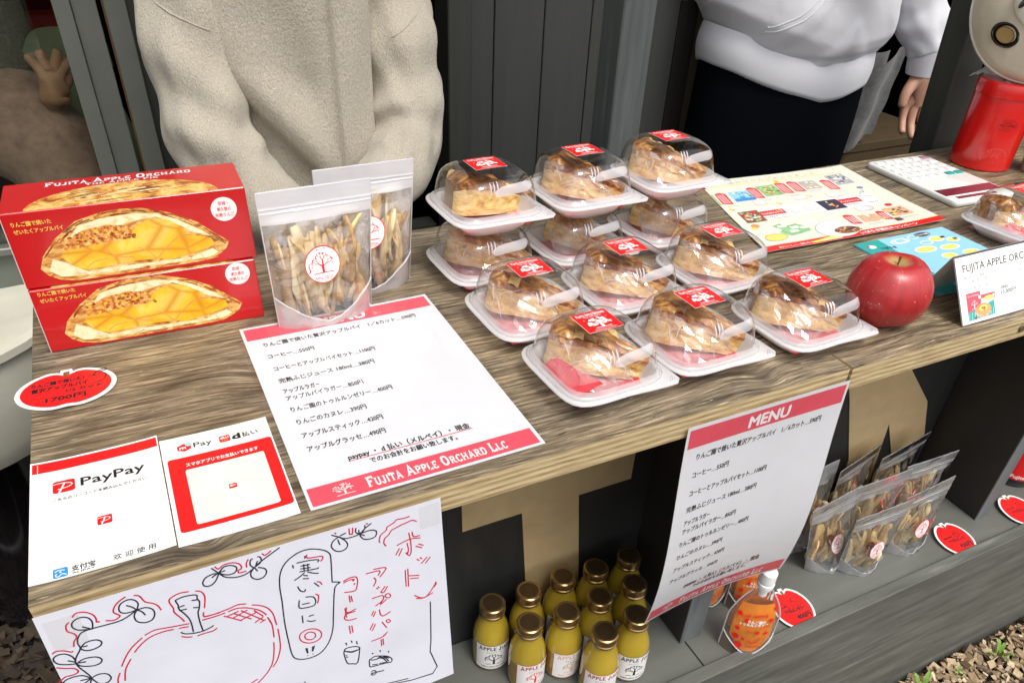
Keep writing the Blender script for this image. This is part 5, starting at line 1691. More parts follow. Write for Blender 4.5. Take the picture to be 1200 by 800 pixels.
def make_tray_meshes():
    out = {}
    t = thing('tmp', 't', 't')
    g = G()
    prof = [(.036, 4, .0002), (.0385, 4, .0006), (.0455, 4.5, .012), (.0485, 5, .0205), (.0500, 5, .0220), (.0510, 5, .0228), (.0520, 5, .0215), (.0540, 5, .0208)]
    rings = [sq(*p) for p in prof] + [sq(.0585, 5, .0208, tab=.06), sq(.0590, 5, .0200, tab=.065), sq(.0588, 5, .0190, tab=.063)]
    g.loft(rings, cap=False)
    g.f.append(tuple(range(56))); g.m.append(0)
    out['tray'] = g.build('tray', 'tray_plastic', t, angle=60)
    g = G()                                               # ribs on the tab
    for q in range(5):
        a = .046 + q * .0022
        g.tube([(a + .004, -.0575, .0212), (.0575, -a - .004, .0212)], .0004, 5)
    g.build('grip_ribs', 'lid_rim', t)
    g = G()
    rr_ = [sq(.0545, 5, .0212), sq(.0548, 5, .0240), sq(.0536, 5, .0250), sq(.0528, 5, .0238), sq(.0520, 5, .0252), sq(.0508, 5, .0262), sq(.0502, 5, .0280)]
    g.loft(rr_, cap=False)
    out['lid_rim'] = g.build('lid_rim', 'lid_rim', t, angle=70)
    g = G()
    prof = [(.0500, 5, .0280), (.0496, 4.6, .034), (.0484, 4.3, .044), (.0466, 4, .0515), (.0448, 3.8, .0555), (.0418, 3.6, .0590), (.0375, 3.5, .0620), (.0325, 3.4, .0642), (.0265, 3.4, .0656), (.0200, 3.4, .0664), (.0120, 3.2, .0667), (.0005, 3, .0668)]
    g.loft([sq(*p, N=72) for p in prof], cap=False)
    out['lid'] = g.build('lid', 'lid_clear', t, angle=80)
    # three highlight lines on the lid's front shoulder, put in as white ridges
    g = G()
    for q in (-1, 0, 1):
        xx = -.012 + q * .0042
        g.tube([(xx, -.0472, .0500), (xx + .0008, -.0450, .0552), (xx + .0012, -.0424, .0586), (xx + .0015, -.0392, .0612)], [.0004, .0009, .0009, .0004], 6)
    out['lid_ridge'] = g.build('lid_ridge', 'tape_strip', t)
    for key, h in (('liner', 0),):  # red and pink napkin lying in the tray
        g = G()
        def lf(u, v):
            x, y = (u - .5) * .082, (v - .5) * .082
            r_ = max(abs(x), abs(y)) / .041
            return (x * .98, y * .98, .0022 + .017 * max(0, r_ - .72) ** 1.2 / .28 ** .2 * .9 + .0008 * vnoise(x * 200, y * 200))
        g.grid(lf, 24, 24)
        for i in range(len(g.f)):
            x = (i % 24) / 24; y = (i // 24) / 24
            g.m[i] = 1 if (x + y > .62 and x - y < .5) else 0
        out['liner'] = g.build('tray_liner', ['liner_red', 'liner_pink'], t)
    # sticker
    s_ = lambda u, v, h=0.0: (u * .001 + .001, v * .001 + .004, .0664 + .0006 * max(0, 1 - (u * u + v * v) / 700) + h + .0002)
    g = G()
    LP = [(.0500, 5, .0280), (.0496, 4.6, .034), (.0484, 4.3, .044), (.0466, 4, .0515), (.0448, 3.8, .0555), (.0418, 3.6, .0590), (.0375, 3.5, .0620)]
    def strip(u, v):  # reflection bar on the lid shoulder, modelled as a milky strip
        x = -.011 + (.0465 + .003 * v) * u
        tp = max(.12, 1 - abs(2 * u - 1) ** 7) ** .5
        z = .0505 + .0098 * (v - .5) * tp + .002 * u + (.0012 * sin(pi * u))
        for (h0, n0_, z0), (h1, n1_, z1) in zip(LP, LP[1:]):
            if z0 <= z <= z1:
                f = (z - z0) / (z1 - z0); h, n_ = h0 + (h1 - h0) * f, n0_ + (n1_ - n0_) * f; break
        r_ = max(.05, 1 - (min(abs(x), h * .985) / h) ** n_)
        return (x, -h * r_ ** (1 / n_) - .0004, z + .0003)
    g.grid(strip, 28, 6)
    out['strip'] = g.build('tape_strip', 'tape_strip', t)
    k = Ink(s_, ['print_red', 'print_white'])
    k.rect(-19.5, -17.5, 19.5, 17.5, 'print_white', .5, 6, 6)
    k.rect(-19.2, -17.2, 19.2, 17.2, 'print_red', 1.5, 6, 6)
    k.slab('FUJITA APPLE ORCHARD', -16, 10.0, 4.6, 'print_white', w=32, h=3, th=.24)
    k.slab('THE APPLE PIE', -9.5, 6.8, 2.1, 'print_white', w=19, h=3)
    r_ = random.Random(4)
    for q in range(60):
        a = r_.uniform(0, pi); rr2 = r_.uniform(0, 1) ** .5
        k.disc(12 * rr2 * cos(a), -7 + 11.5 * rr2 * sin(a), r_.uniform(1.0, 1.9), 'print_white', 3 + q * .02, n=7)
    for q in range(12):
        a = r_.uniform(.1, pi - .1); rr2 = r_.uniform(.3, .9)
        k.disc(9.5 * rr2 * cos(a), -6.5 + 11 * rr2 * sin(a), .75, 'print_red', 4.4, n=7)
    k.flat([-1.6, -12.6, 1.8, -12.6, 1.3, -5, -1.1, -5], 'print_white', 3.6)
    k.line([(-9, -12.4), (-3, -12.2), (4, -12.8), (9, -12.3)], .9, 'print_white', 3)
    k.disc(-12.5, 3.4, .7, 'print_white', 3, n=6); k.disc(12.5, 3.8, .7, 'print_white', 3, n=6); k.disc(3, 5.8, .7, 'print_white', 3, n=6)
    k.rect(-12, -15.4, 12, -14.9, 'print_white', 3)
    out['sticker'] = k.build('brand_sticker', t)
    # crumpled film drawn over the cut face down to the tray's front-left, crease glints put in as white tubes
    for i in range(4):
        rf = random.Random(20 + i)
        def wf(u, v, i=i):
            # u runs along the cut (back-left to front-right), v from the ridge down to the tray rim
            a = V((-.036, .028)); b = V((.026, -.034))
            r0 = a * (1 - u) + b * u
            out = V((-.7, -.7)) * (.034 * sin(pi * min(1, .12 + .8 * u)) + .005)
            p = r0 + out * v
            z0 = .050 - .026 * u * u
            z = z0 + (.017 - z0) * v ** (1.15 + .2 * (i % 2)) + .0030 * vnoise(u * 5 + i * 7, v * 4, i) + .0016 * vnoise(u * 13, v * 11, i)
            return (max(-.0465, p.x), max(-.0465, p.y), max(.012, z))
        g = G(); g.grid(wf, 11, 8)
        def wf2(u, v, i=i):
            a = V((.020, -.040)); b = V((.042, .020))
            r0 = a * (1 - u) + b * u
            z = .020 + .024 * (1 - v) * (.4 + .6 * sin(pi * u)) + .003 * vnoise(u * 6 + i, v * 5, i + 3)
            q = r0 * (1 - .38 * (1 - v))
            return (min(.0465, q.x), max(-.0465, q.y), z)
        g.grid(wf2, 9, 6)
        out['film%d' % i] = g.build('inner_film', 'wrap_pink', t, smooth=False)
        g = G()
        for q in range(8):
            u0, v0 = rf.uniform(.05, .95), rf.uniform(0, .5)
            u1, v1 = u0 + rf.uniform(-.4, .4), v0 + rf.uniform(.25, .6)
            f_ = wf if q < 6 else wf2
            pts = [V(f_(min(1, max(0, u0 + (u1 - u0) * s_ / 6 + rf.uniform(-.01, .01))), min(1, v0 + (v1 - v0) * s_ / 6))) + V((-.0004, -.0006, .0006)) for s_ in range(7)]
            g.tube(pts, [.0001, .0003, .0004, .0005, .0004, .0003, .0001], 5)
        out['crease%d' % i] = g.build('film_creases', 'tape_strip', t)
    # red fork sleeve
    g = G()
    g.grid(lambda u, v: (-.043 + .010 * v + .02 * u * v, .022 - .058 * u, .0165 + .010 * v * (1 - .3 * u) + .0006 * sin(u * 9)), 10, 3)
    out['fork'] = g.build('fork_sleeve', 'liner_red', t)
    # fluted clear cup
    g = G()
    rings = []
    for z, r0, am in ((.004, .018, 0), (.012, .028, .0006), (.030, .036, .0016), (.046, .041, .0022)):
        rings.append([((r0 + am * cos(26 * 2 * pi * q / 156)) * cos(2 * pi * q / 156), (r0 + am * cos(26 * 2 * pi * q / 156)) * sin(2 * pi * q / 156), z) for q in range(156)])
    g.loft(rings, cap=False)
    out['cup'] = g.build('fluted_cup', 'wrap_film', t, angle=80)
    me = {k_: o.data for k_, o in out.items()}
    me['ribs'] = [c for c in t.children if c.name.startswith('grip_ribs')][0].data
    for c in list(t.children): bpy.data.objects.remove(c)
    bpy.data.objects.remove(t)
    return me


PIES = []
def pie_mesh(seed):
    """wedge of pie: narrow tip, rounded crust end, layered cut faces"""
    r_ = random.Random(seed)
    g = G()
    L, H = .102, .043
    ns, nw = 22, 14
    def half(f):                       # half width along the length, tip at f = 0
        return .0060 + .0185 * min(1, f * 1.25) ** .9 * (1 if f < .86 else max(.25, math.sqrt(max(0, 1 - ((f - .86) / .15) ** 2))))
    def top(f, s_):
        puff = H * (.52 + .50 * f ** .75) * (1 - .25 * max(0, f - .85) / .15)
        z = puff * (1 - .12 * abs(s_) ** 3)
        rg = abs(sin((s_ * 1.35 + f * 2.1 + .25 * sin(f * 7 + seed)) * pi))
        lat = .0034 * rg ** .45
        return z + lat - .003 + .0022 * vnoise(f * 5, s_ * 2, seed) + .0007 * vnoise(f * 26, s_ * 9, seed)
    P = lambda f, s_, z: ((f - .5) * L, s_ * half(f) + .0016 * vnoise(f * 12, z * 240, seed + s_) * (abs(s_) > .99), z)
    # top
    g.grid(lambda u, v: P(u, v * 2 - 1, top(u, v * 2 - 1)), ns * 2, nw * 2, 0)
    # bottom
    g.grid(lambda u, v: P(u, v * 2 - 1, .0015), ns, 4, 1)
    for s_ in (-1, 1):
        def side(u, v, s_=s_):
            z0, z1 = .0015, top(u, s_)
            ins = .0035 * sin(pi * v) * (1 if v > .2 else .4)
            x, y, z = P(u, s_, z0 + (z1 - z0) * v)
            return (x, y - s_ * ins * (.6 + .5 * vnoise(u * 20, v * 8, seed)), z)
        o = len(g.f)
        g.grid(side, ns * 2, 10, 1)
        for j in range(10):
            for i in range(ns * 2):
                f = (i + .5) / (ns * 2)
                if 2 <= j <= 6 and f < .82:
                    g.m[o + j * ns * 2 + i] = 2
                if j >= 8: g.m[o + j * ns * 2 + i] = 0
    for f_end in (0.0, 1.0):
        g.grid(lambda u, v: P(f_end, u * 2 - 1, .0015 + (top(f_end, u * 2 - 1) - .0015) * v), 6, 6, 1 if f_end == 0 else 0)
    # folded pastry rim along the crust end
    pts = []
    for q in range(15):
        s_ = -1 + 2 * q / 14
        f = .90 - .05 * s_ * s_
        pts.append((P(f, s_ * .98, H * .70 + .003 * sin(q * 1.9 + seed))))
    g.tube(pts, [.0042 + .0006 * sin(q * 2.3 + seed) for q in range(15)], 10, 0)
    for q in range(5):
        s2 = r_.choice((-1, 1)); f0 = r_.uniform(.1, .85); l_ = r_.uniform(.06, .14)
        lift_ = r_.uniform(.001, .005)
        def flake(u, v, s2=s2, f0=f0, l_=l_, lift_=lift_):
            f = min(.97, f0 + l_ * u)
            x, y, z = P(f, s2 * (.55 + .5 * v), top(f, s2 * min(1, .55 + .5 * v)))
            return (x, y, z + .0008 + lift_ * v * sin(pi * u))
        g.grid(flake, 6, 4, r_.choice((0, 0, 1)))
    me = bpy.data.meshes.new('apple_pie_slice')
    me.from_pydata(g.v, [], g.f)
    for m_ in ('pastry_top', 'pastry_side', 'apple_filling'):
        me.materials.append(MATS[m_])
    me.polygons.foreach_set('material_index', g.m)
    me.update(); fix_normals(me)
    me.polygons.foreach_set('use_smooth', [True] * len(me.polygons))
    try: me.set_sharp_from_angle(angle=R(50))
    except Exception: pass
    return me
for i in range(5):
    PIES.append(pie_mesh(i))

TM = make_tray_meshes()
GT, GP = 'clear-lidded apple pie trays on the counter', 'apple pie slices inside the clear-lidded trays'


def pie_pack(label, plabel, x, y, z, rz, i, pie_rot=-38, sticker=True, cup=False, fork=False, film=True):
    t = thing('pie_tray', label, 'food container', (x, y, z), rz, GT)
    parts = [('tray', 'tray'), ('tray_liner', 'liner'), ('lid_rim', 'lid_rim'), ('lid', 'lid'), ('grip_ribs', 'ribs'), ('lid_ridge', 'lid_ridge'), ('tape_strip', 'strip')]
    if sticker: parts.append(('brand_sticker', 'sticker'))
    if film: parts += [('inner_film', 'film%d' % (i % 4)), ('film_creases', 'crease%d' % (i % 4))]
    if fork: parts.append(('fork_sleeve', 'fork'))
    if cup: parts.append(('fluted_cup', 'cup'))
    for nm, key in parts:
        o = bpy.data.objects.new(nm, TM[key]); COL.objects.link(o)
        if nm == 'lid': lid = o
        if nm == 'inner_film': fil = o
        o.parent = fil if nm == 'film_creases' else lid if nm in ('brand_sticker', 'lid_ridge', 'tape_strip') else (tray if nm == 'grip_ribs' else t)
        if nm == 'tray': tray = o
        if key == 'cup': o.location = (-.018, -.016, .004); o.scale = (.62, .62, .8)
    p = bpy.data.objects.new('apple_pie_slice', PIES[i % 5]); COL.objects.link(p)
    c_, s_ = cos(rz), sin(rz)
    dx, dy = (.011, .013) if not cup else (.014, .016)
    p.location = (x + dx * c_ - dy * s_, y + dx * s_ + dy * c_, z + .0055)
    p.rotation_euler = (R(6), R(-7), rz + R(pie_rot))
    sc_ = 1.0 if not cup else .86
    p.scale = (sc_, sc_ * 1.1, 1.08 if not cup else .95)
    tag(p, plabel, 'pie slice', GP)
    return t

LO_, UP_ = .0004, .0672
rows = [
    ('front row, left: clear-lidded pie tray nearest the flat menu sheet, a red fork sleeve inside', 'brown-topped pie slice in the front-left tray of the front row', .4940, .0850, LO_, 3, 0, 140, dict(fork=True)),
    ('front row, middle: clear-lidded pie tray between the two other front trays', 'pie slice with curled golden strips in the middle tray of the front row', .6160, .0870, LO_, 2, 1, 138, {}),
    ('front row, right: clear-lidded pie tray right beside the red apple', 'dark-browned pie slice in the front-row tray beside the red apple', .7520, .0780, LO_, 3, 2, 140, {}),
    ('second row, left: clear-lidded pie tray directly behind the front-left tray', 'golden pie slice in the left tray of the second row', .4850, .2080, LO_, 2, 3, 138, {}),
    ('second row, middle: clear-lidded pie tray in the centre of the whole group', 'brown pie slice in the tray at the centre of the group', .6110, .2160, LO_, 2, 4, 142, {}),
    ('second row, right: clear-lidded pie tray nearest the illustrated leaflet', 'ridged brown pie slice in the second-row tray nearest the leaflet', .7430, .2130, LO_, 3, 0, 136, {}),
    ('back row, bottom left: clear-lidded pie tray carrying the top-left tray', 'pie slice in the bottom tray of the left stack', .4880, .3350, LO_, 2, 1, 138, dict(sticker=False)),
    ('back row, bottom middle: clear-lidded pie tray with a fluted cup, under the middle top tray', 'pie slice in the bottom tray of the middle stack', .6180, .3400, LO_, 3, 2, 120, dict(sticker=False, cup=True, film=False)),
    ('back row, bottom right: clear-lidded pie tray with a fluted cup, under the top-right tray', 'pie slice in the bottom tray of the right stack', .7530, .3430, LO_, 4, 3, 120, dict(sticker=False, cup=True, film=False)),
    ('top tray of the left stack, its golden unwrapped pie slice standing upright', 'golden upright pie slice in the top tray of the left stack', .4910, .3390, UP_, 2, 2, 175, dict(film=False)),
    ('top tray of the middle stack, stacked behind the centre of the group', 'flaky pie slice in the top tray of the middle stack', .6210, .3430, UP_, 2, 4, 138, {}),
    ('top tray of the right stack, in front of the person in black trousers', 'glossy pie slice in the top tray of the right stack', .7560, .3550, UP_, 3, 1, 140, dict(fork=False)),
    ('clear-lidded pie tray standing alone at the right edge behind the folded price card', 'pie slice in the lone tray behind the folded price card', 1.2430, .1680, LO_, 6, 3, 165, dict(fork=True)),
]
for i, (lab, pl_, x, y, z, rz, mi, pr, kw) in enumerate(rows):
    pie_pack(lab, pl_, x, y, z, R(rz), mi, pr, **kw)


# ================================================================ GOODS ON THE SHELF
def make_bottle(lab_i):
    me = {}
    t = thing('tmp', 't', 't')
    HB = .0
    g = G().lathe([(.001, .001), (.0215, .0), (.0245, .002), (.0256, .006), (.0258, .012), (.0258, .056), (.0254, .062), (.0238, .072), (.0208, .083), (.0176, .092), (.0158, .098), (.0154, .104), (.001, .105)], 40,
                  mis=[1, 1, 1, 1, 1] + [0] * 8)
    me['juice_body'] = g.build('juice_body', ['juice', 'juice_foot'], t, angle=60).data
    cz = -.033
    g = G().lathe([(.0160, .1360 + cz), (.0175, .1365 + cz), (.0180, .1385 + cz), (.0180, .1400 + cz), (.0168, .1412 + cz), (.0180, .1424 + cz), (.0183, .1440 + cz), (.0183, .1510 + cz), (.0176, .1532 + cz), (.0160, .1542 + cz), (.0132, .1540 + cz)], 40)
    me['cap'] = g.build('cap', 'cap_gold', t, angle=30).data
    g = G().lathe([(.0133, .1541 + cz), (.0128, .1526 + cz), (.0118, .1520 + cz), (.0108, .1520 + cz), (.0104, .1532 + cz), (.0098, .1534 + cz), (.0092, .1526 + cz), (.001, .1524 + cz)], 40)
    me['cap_top'] = g.build('cap_top', 'cap_gold_dark', t, angle=40).data
    return t, me


def bottle_label(t, a0, accent):
    rad = .0261
    sf = lambda u, v, h=0.0: ((rad + h) * cos(a0 + (u - 27) * .001 / rad), (rad + h) * sin(a0 + (u - 27) * .001 / rad), .0085 + v * .00098)
    k = Ink(sf, ['print_white', 'ink_black', 'print_red', 'print_tan', 'print_dark_red'])
    c1, c2 = ('ink_black', 'ink_black') if accent == 0 else (('print_dark_red', 'print_red') if accent == 1 else ('print_tan', 'print_tan'))
    k.rect(-.5, -.5, 54.5, 52.5, 'print_red' if accent else 'ink_black', .6, 16, 1)
    k.rect(0, 0, 54, 52, 'print_white', 1.4, 16, 1)
    k.slab('APPLE J', 5, 41, 8.2, c1, w=33, h=2.4, small=.88, th=.2, bend=1.6)
    k.slab('UICE', 38.5, 40.4, 7.2, c1, w=14, h=2.4, small=1, th=.2) if False else k.text('UICE', 39, 40.8, 7.8, c1, w=13, h=2.4, bold=.03)
    k.text('りんごジュース', 27, 36.8, 3.0, 'ink_black', h=2.4, center=True)
    k.tree(27, 8, 30, c2, 2.4, thick=1.25)
    k.text('FUJITA APPLE ORCHARD', 9, 3.6, 3.6, c1, w=36, h=2.4, bold=.03)
    return k.build('paper_label', t)


BP = [(0.4300, 0.1580, 'leftmost juice bottle of the back row, standing apart', 0), (0.4850, 0.1570, 'second juice bottle from the left in the back row', 0), (0.5410, 0.1600, 'third juice bottle from the left in the back row', 0),
      (0.5920, 0.1550, 'fourth juice bottle from the left in the back row', 0), (0.6480, 0.1550, 'juice bottle at the far back right corner beside the divider', 0), (0.4620, 0.1090, 'juice bottle at the left of the middle row, red and black label', 1),
      (0.5160, 0.1040, 'juice bottle in the middle row with a gold and red label', 2), (0.5700, 0.1080, 'juice bottle in the middle row behind the frontmost bottle', 0), (0.6270, 0.1080, 'juice bottle at the right of the middle row, half behind the hanging menu', 0),
      (0.5460, 0.0550, 'frontmost juice bottle of the group, cut by the lower edge of the photo', 1), (0.6000, 0.0610, 'front-right juice bottle whose cap touches the hanging menu corner', 0)]
tmpb, BM = make_bottle(0)
for c in list(tmpb.children): bpy.data.objects.remove(c)
bpy.data.objects.remove(tmpb)
for i, (x, y, lab, acc) in enumerate(BP):
    rz = rnd.uniform(-.25, .25)
    t = thing('juice_bottle', lab, 'bottle', (x, y, SZ + .0006), 0, 'small gold-capped apple juice bottles on the shelf')
    for nm in ('juice_body', 'cap', 'cap_top'):
        o = bpy.data.objects.new(nm, BM[nm]); COL.objects.link(o)
        o.parent = capo if nm == 'cap_top' else t
        if nm == 'cap': capo = o
        o.rotation_euler = (0, 0, rnd.uniform(0, 6))
    bottle_label(t, R(-100) + rz * .9, acc)

apple('red-brown apple on the shelf just below the lower right corner of the handwritten poster', (.3050, .0350, SZ + .0004), .047, 'apple_rusty', 2, True)

# dried-apple pouches on the lower shelf
GSH = 'apple-stick pouches on the lower shelf'
PZ = SZ + .0008
def shelf_pouch(label, bc, tl, tr, bw, seed, brown=False, lab=(.56, .42), n=16, bl=None, br=None):
    if bl is None:
        d = (V((*tr, 0)) - V((*tl, 0))).normalized()
        bl = (bc[0] - d.x * bw / 2, bc[1] - d.y * bw / 2); br = (bc[0] + d.x * bw / 2, bc[1] + d.y * bw / 2)
    c = ((bl[0] + br[0]) / 2, (bl[1] + br[1]) / 2)
    return pouch(label, (c[0], c[1], PZ), (bl[0] - c[0], bl[1] - c[1]), (br[0] - c[0], br[1] - c[1]), (tl[0] - c[0], tl[1] - c[1]), (tr[0] - c[0], tr[1] - c[1]), .145, GSH, .034, n, lab, .92, True, brown, seed, stick_s=.92)
shelf_pouch('dim apple-stick pouch half hidden behind the right side of the hanging menu', (1.010, .146), (.968, .166), (1.071, .174), .085, 11, n=12)
shelf_pouch('apple-stick pouch at the back left of the shelf group, just clear of the hanging menu', (1.110, .162), (1.050, .150), (1.170, .176), .085, 12, n=14)
shelf_pouch('apple-stick pouch furthest back, in front of the second gold letter', (1.205, .160), (1.140, .146), (1.280, .166), .085, 13, n=14)
shelf_pouch('apple-stick pouch in the middle of the shelf group, behind the two front ones', (1.112, .112), (1.045, .109), (1.170, .108), .085, 15, n=16)
shelf_pouch('apple-stick pouch at the back right of the shelf group, top corner bent towards the divider', (1.225, .118), (1.164, .114), (1.282, .110), .085, 16, n=16)
shelf_pouch('apple-stick pouch at the front left of the shelf group with a small brown sticker', None, (.940, .098), (1.058, .112), .06, 14, True, n=16, bl=(.975, .097), br=(1.034, .082))
shelf_pouch('apple-stick pouch at the very front of the shelf group with a small brown sticker', None, (.988, .056), (1.112, .055), .06, 17, True, n=16, bl=(1.024, .075), br=(1.084, .052))
shelf_pouch('apple-stick pouch at the front right of the shelf group with pinkish edges', None, (1.100, .060), (1.220, .067), .06, 18, False, n=16, bl=(1.128, .076), br=(1.190, .053))

# spouted jelly pouches
def jelly(label, x, y, rz, cap=True, lean=0.0, scale=1.0):
    t = thing('jelly_pouch', label, 'drink pouch', (x, y, SZ + .0006), rz, 'spouted orange jelly pouches on the shelf')
    t.scale = (scale * .92, scale, scale)
    W_, H_ = .072, .112
    def wd(v):
        return W_ / 2 * (1.0 if v < .55 else 1 - .62 * ((v - .55) / .45) ** 1.6)
    dep = lambda u, v: .021 * (sin(pi * u) ** .6) * (max(0, 1 - v ** 2.2) * .9 + .1) * (.75 + .25 * (1 - v))
    def fr(u, v, h=0.0, s_=-1, k_=1.0):
        x_ = (u - .5) * 2 * wd(v) * k_
        return (x_ + lean * v, s_ * (dep(u, v) * k_ + h) + .0012 * vnoise(u * 4, v * 5, 3), .001 + v * H_)
    g = G()
    g.grid(lambda u, v: fr(u, v), 16, 18); g.grid(lambda u, v: fr(u, v, 0, 1), 16, 18)
    g.build('clear_pouch', 'jelly_pouch', t)
    g = G()
    low = lambda u: .05 + .22 * abs(2 * u - 1) ** 1.5
    rg = lambda u, v, s_: fr(.10 + .80 * u, low(u) + (.80 - low(u)) * v, -.002, s_)
    g.grid(lambda u, v: rg(u, v, -1), 14, 14); g.grid(lambda u, v: rg(u, v, 1), 14, 14)
    g.build('jelly', 'jelly_orange', t)
    g = G()
    for s_ in (0, 1):
        g.tube([fr(s_, q / 14) for q in range(15)], .0012, 6)
    g.tube([fr(q / 16, low(q / 16), .0008) for q in range(17)], .0009, 5)
    g.build('seam', 'pouch_header', t)
    sf = lambda u, v, h=0.0: fr(.5 + u * .001 / (2 * wd(v * .001 / H_)), v * .001 / H_, h + .0006)
    k = Ink(sf, ['print_red', 'print_white'])
    k.text('THE APPLE', -22, 68, 7, 'print_red', w=38, h=1, bold=.01, rot=R(6))
    k.text('りんご園の', -10, 61, 5, 'print_white', w=24, h=1.5, bold=.03, rot=R(4)); k.text('トゥルルンゼリー', -20, 55.5, 5, 'print_white', w=38, h=1.5, bold=.03, rot=R(4))
    for a, b, r_ in ((-24, 74, 3.6), (-12, 64, 3.4), (22, 66, 3.2), (-22, 48, 3.2), (6, 46, 2.8), (19, 44, 2.6), (-22, 34, 4.2), (-12, 33, 2.4), (-16, 20, 5.5), (26, 84, 3)):
        k.disc(a, b, r_, 'print_red', 1, n=14)
    k.line(smooth_pts([(-10, 46), (-6, 48), (-2, 46)]), 1, 'print_red', 1); k.line(smooth_pts([(-4, 32), (2, 28), (9, 32), (12, 37)]), 1.3, 'print_red', 1); k.line(smooth_pts([(12, 53), (16, 57), (21, 56)]), 1, 'print_red', 1)
    k.text('Fujita Apple', -6, 20, 4, 'print_red', w=24, h=1)
    k.build('printed_text', t)
    if cap:
        g = G().lathe([(.0062, .0), (.0068, .012), (.0095, .0125), (.0095, .016), (.0070, .0165)], 24, c=(lean, 0, .1065))
        g.build('spout', 'cap_white', t, angle=30)
        g = G().lathe([(.0108, .0), (.0118, .001), (.0118, .006), (.0106, .0066), (.0106, .0105), (.0114, .011), (.0110, .0245), (.0095, .026), (.001, .0262)], 30, c=(lean, 0, .1235))
        g.build('screw_cap', 'cap_white', t, angle=30)
    return t
jelly('front orange jelly pouch with a white screw cap, beside the 400円 tag', .7830, .0220, R(-30), scale=1.10)
jelly('orange jelly pouch behind the front one, mostly hidden by the hanging menu', .8350, .0800, R(-24))
jelly('orange jelly pouch lying in shadow between the divider and the front pouch', .7830, .1150, R(-8))
# dark bottle at the right edge of the shelf
db = thing('dark_bottle', 'black bottle with a red label at the right edge, behind the divider', 'bottle', (1.520, .118, SZ + .0005))
G().lathe([(.001, .001), (.036, .0), (.040, .004), (.041, .01), (.041, .15), (.036, .18), (.02, .21), (.015, .23), (.015, .28), (.001, .285)], 40).build('bottle', 'bottle_black', db, angle=50)
sf = lambda u, v, h=0.0: ((.0413 + h) * cos(R(-158) + u * .001 / .041), (.0413 + h) * sin(R(-158) + u * .001 / .041), v * .001)
k = Ink(sf, ['print_red', 'print_white'])
k.rect(0, 18, 100, 92, 'print_red', 1, 24, 1)
k.text('Fujita', 3, 22, 10, 'print_white', w=24, h=2, bold=.03)
k.build('label', db)


# ================================================================ PEOPLE
def baked(g, name, mats, parent, voxel=None, smooth_it=0, sub=0, angle=None):
    """union the collected volumes into one continuous surface"""
    o = g.build('tmp_' + name, mats, None)
    if voxel:
        m = o.modifiers.new('r', 'REMESH'); m.mode = 'VOXEL'; m.voxel_size = voxel; m.use_smooth_shade = True
    if smooth_it:
        m = o.modifiers.new('s', 'SMOOTH'); m.factor = .5; m.iterations = smooth_it
    dg = bpy.context.evaluated_depsgraph_get()
    me = bpy.data.meshes.new_from_object(o.evaluated_get(dg), depsgraph=dg)
    me.name = name
    if not me.materials:
        me.materials.append(MATS[mats if isinstance(mats, str) else mats[0]])
    bpy.data.objects.remove(o)
    me.polygons.foreach_set('use_smooth', [True] * len(me.polygons))
    return place(me, name, parent)


def skin_mesh(name, verts, edges, radii, mat, parent, sub=2):
    me = bpy.data.meshes.new('tmp'); me.from_pydata([tuple(v) for v in verts], edges, [])
    o = bpy.data.objects.new('tmp', me); COL.objects.link(o)
    o.modifiers.new('k', 'SKIN')
    for i, r in enumerate(radii):
        me.skin_vertices[0].data[i].radius = (r, r) if not isinstance(r, tuple) else r
        me.skin_vertices[0].data[i].use_root = (i == 0)
    s = o.modifiers.new('s', 'SUBSURF'); s.levels = sub; s.render_levels = sub
    dg = bpy.context.evaluated_depsgraph_get()
    m2 = bpy.data.meshes.new_from_object(o.evaluated_get(dg), depsgraph=dg)
    bpy.data.objects.remove(o)
    m2.name = name
    m2.materials.clear(); m2.materials.append(MATS[mat])
    m2.polygons.foreach_set('use_smooth', [True] * len(m2.polygons))
    return place(m2, name, parent)


def hand(parent, M, mat, curl=.5, spread=.10, side=1, nails=True):
    """palm, four unequal fingers with two bends and a thumb from the palm's side; +y is the pointing direction, +z the back of the hand"""
    vs, es, rs = [], [], []
    def v(p, r): vs.append(M @ V(p)); rs.append(r); return len(vs) - 1
    w0 = v((0, -.06, 0), .026); w1_ = v((0, -.02, 0), (.026)); es.append((w0, w1_))
    pm = v((0, .025, 0), .030); es.append((w1_, pm))
    tips = []
    for i, (x, L, r) in enumerate(((-.030, .066, .0082), (-.010, .076, .0088), (.011, .071, .0085), (.030, .056, .0074))):
        x *= side
        kn = v((x, .062 - .004 * abs(i - 1.3), .004), r * 1.35)
        es.append((pm, kn))
        a = 0.0; p = V((x, .062 - .004 * abs(i - 1.3), .004)); prev = kn
        for f, ll in ((.35, .45), (.9, .31), (1.35, .24)):
            a = -curl * f * (1 + .12 * i)
            sx = (i - 1.5) * spread * side
            p = p + V((sx * L * ll, cos(a) * L * ll, sin(a) * L * ll))
            n_ = v(tuple(p), r * (1.0 if ll > .3 else .82)); es.append((prev, n_)); prev = n_
        tips.append((p, a))
    t0 = v((-.028 * side, .005, -.006), .015); es.append((pm, t0))
    t1 = v((-.048 * side, .030, -.016), .0115); es.append((t0, t1))
    t2 = v((-.052 * side, .060, -.020), .0090); es.append((t1, t2))
    h = skin_mesh('hand', vs, es, rs, mat, parent)
    return h


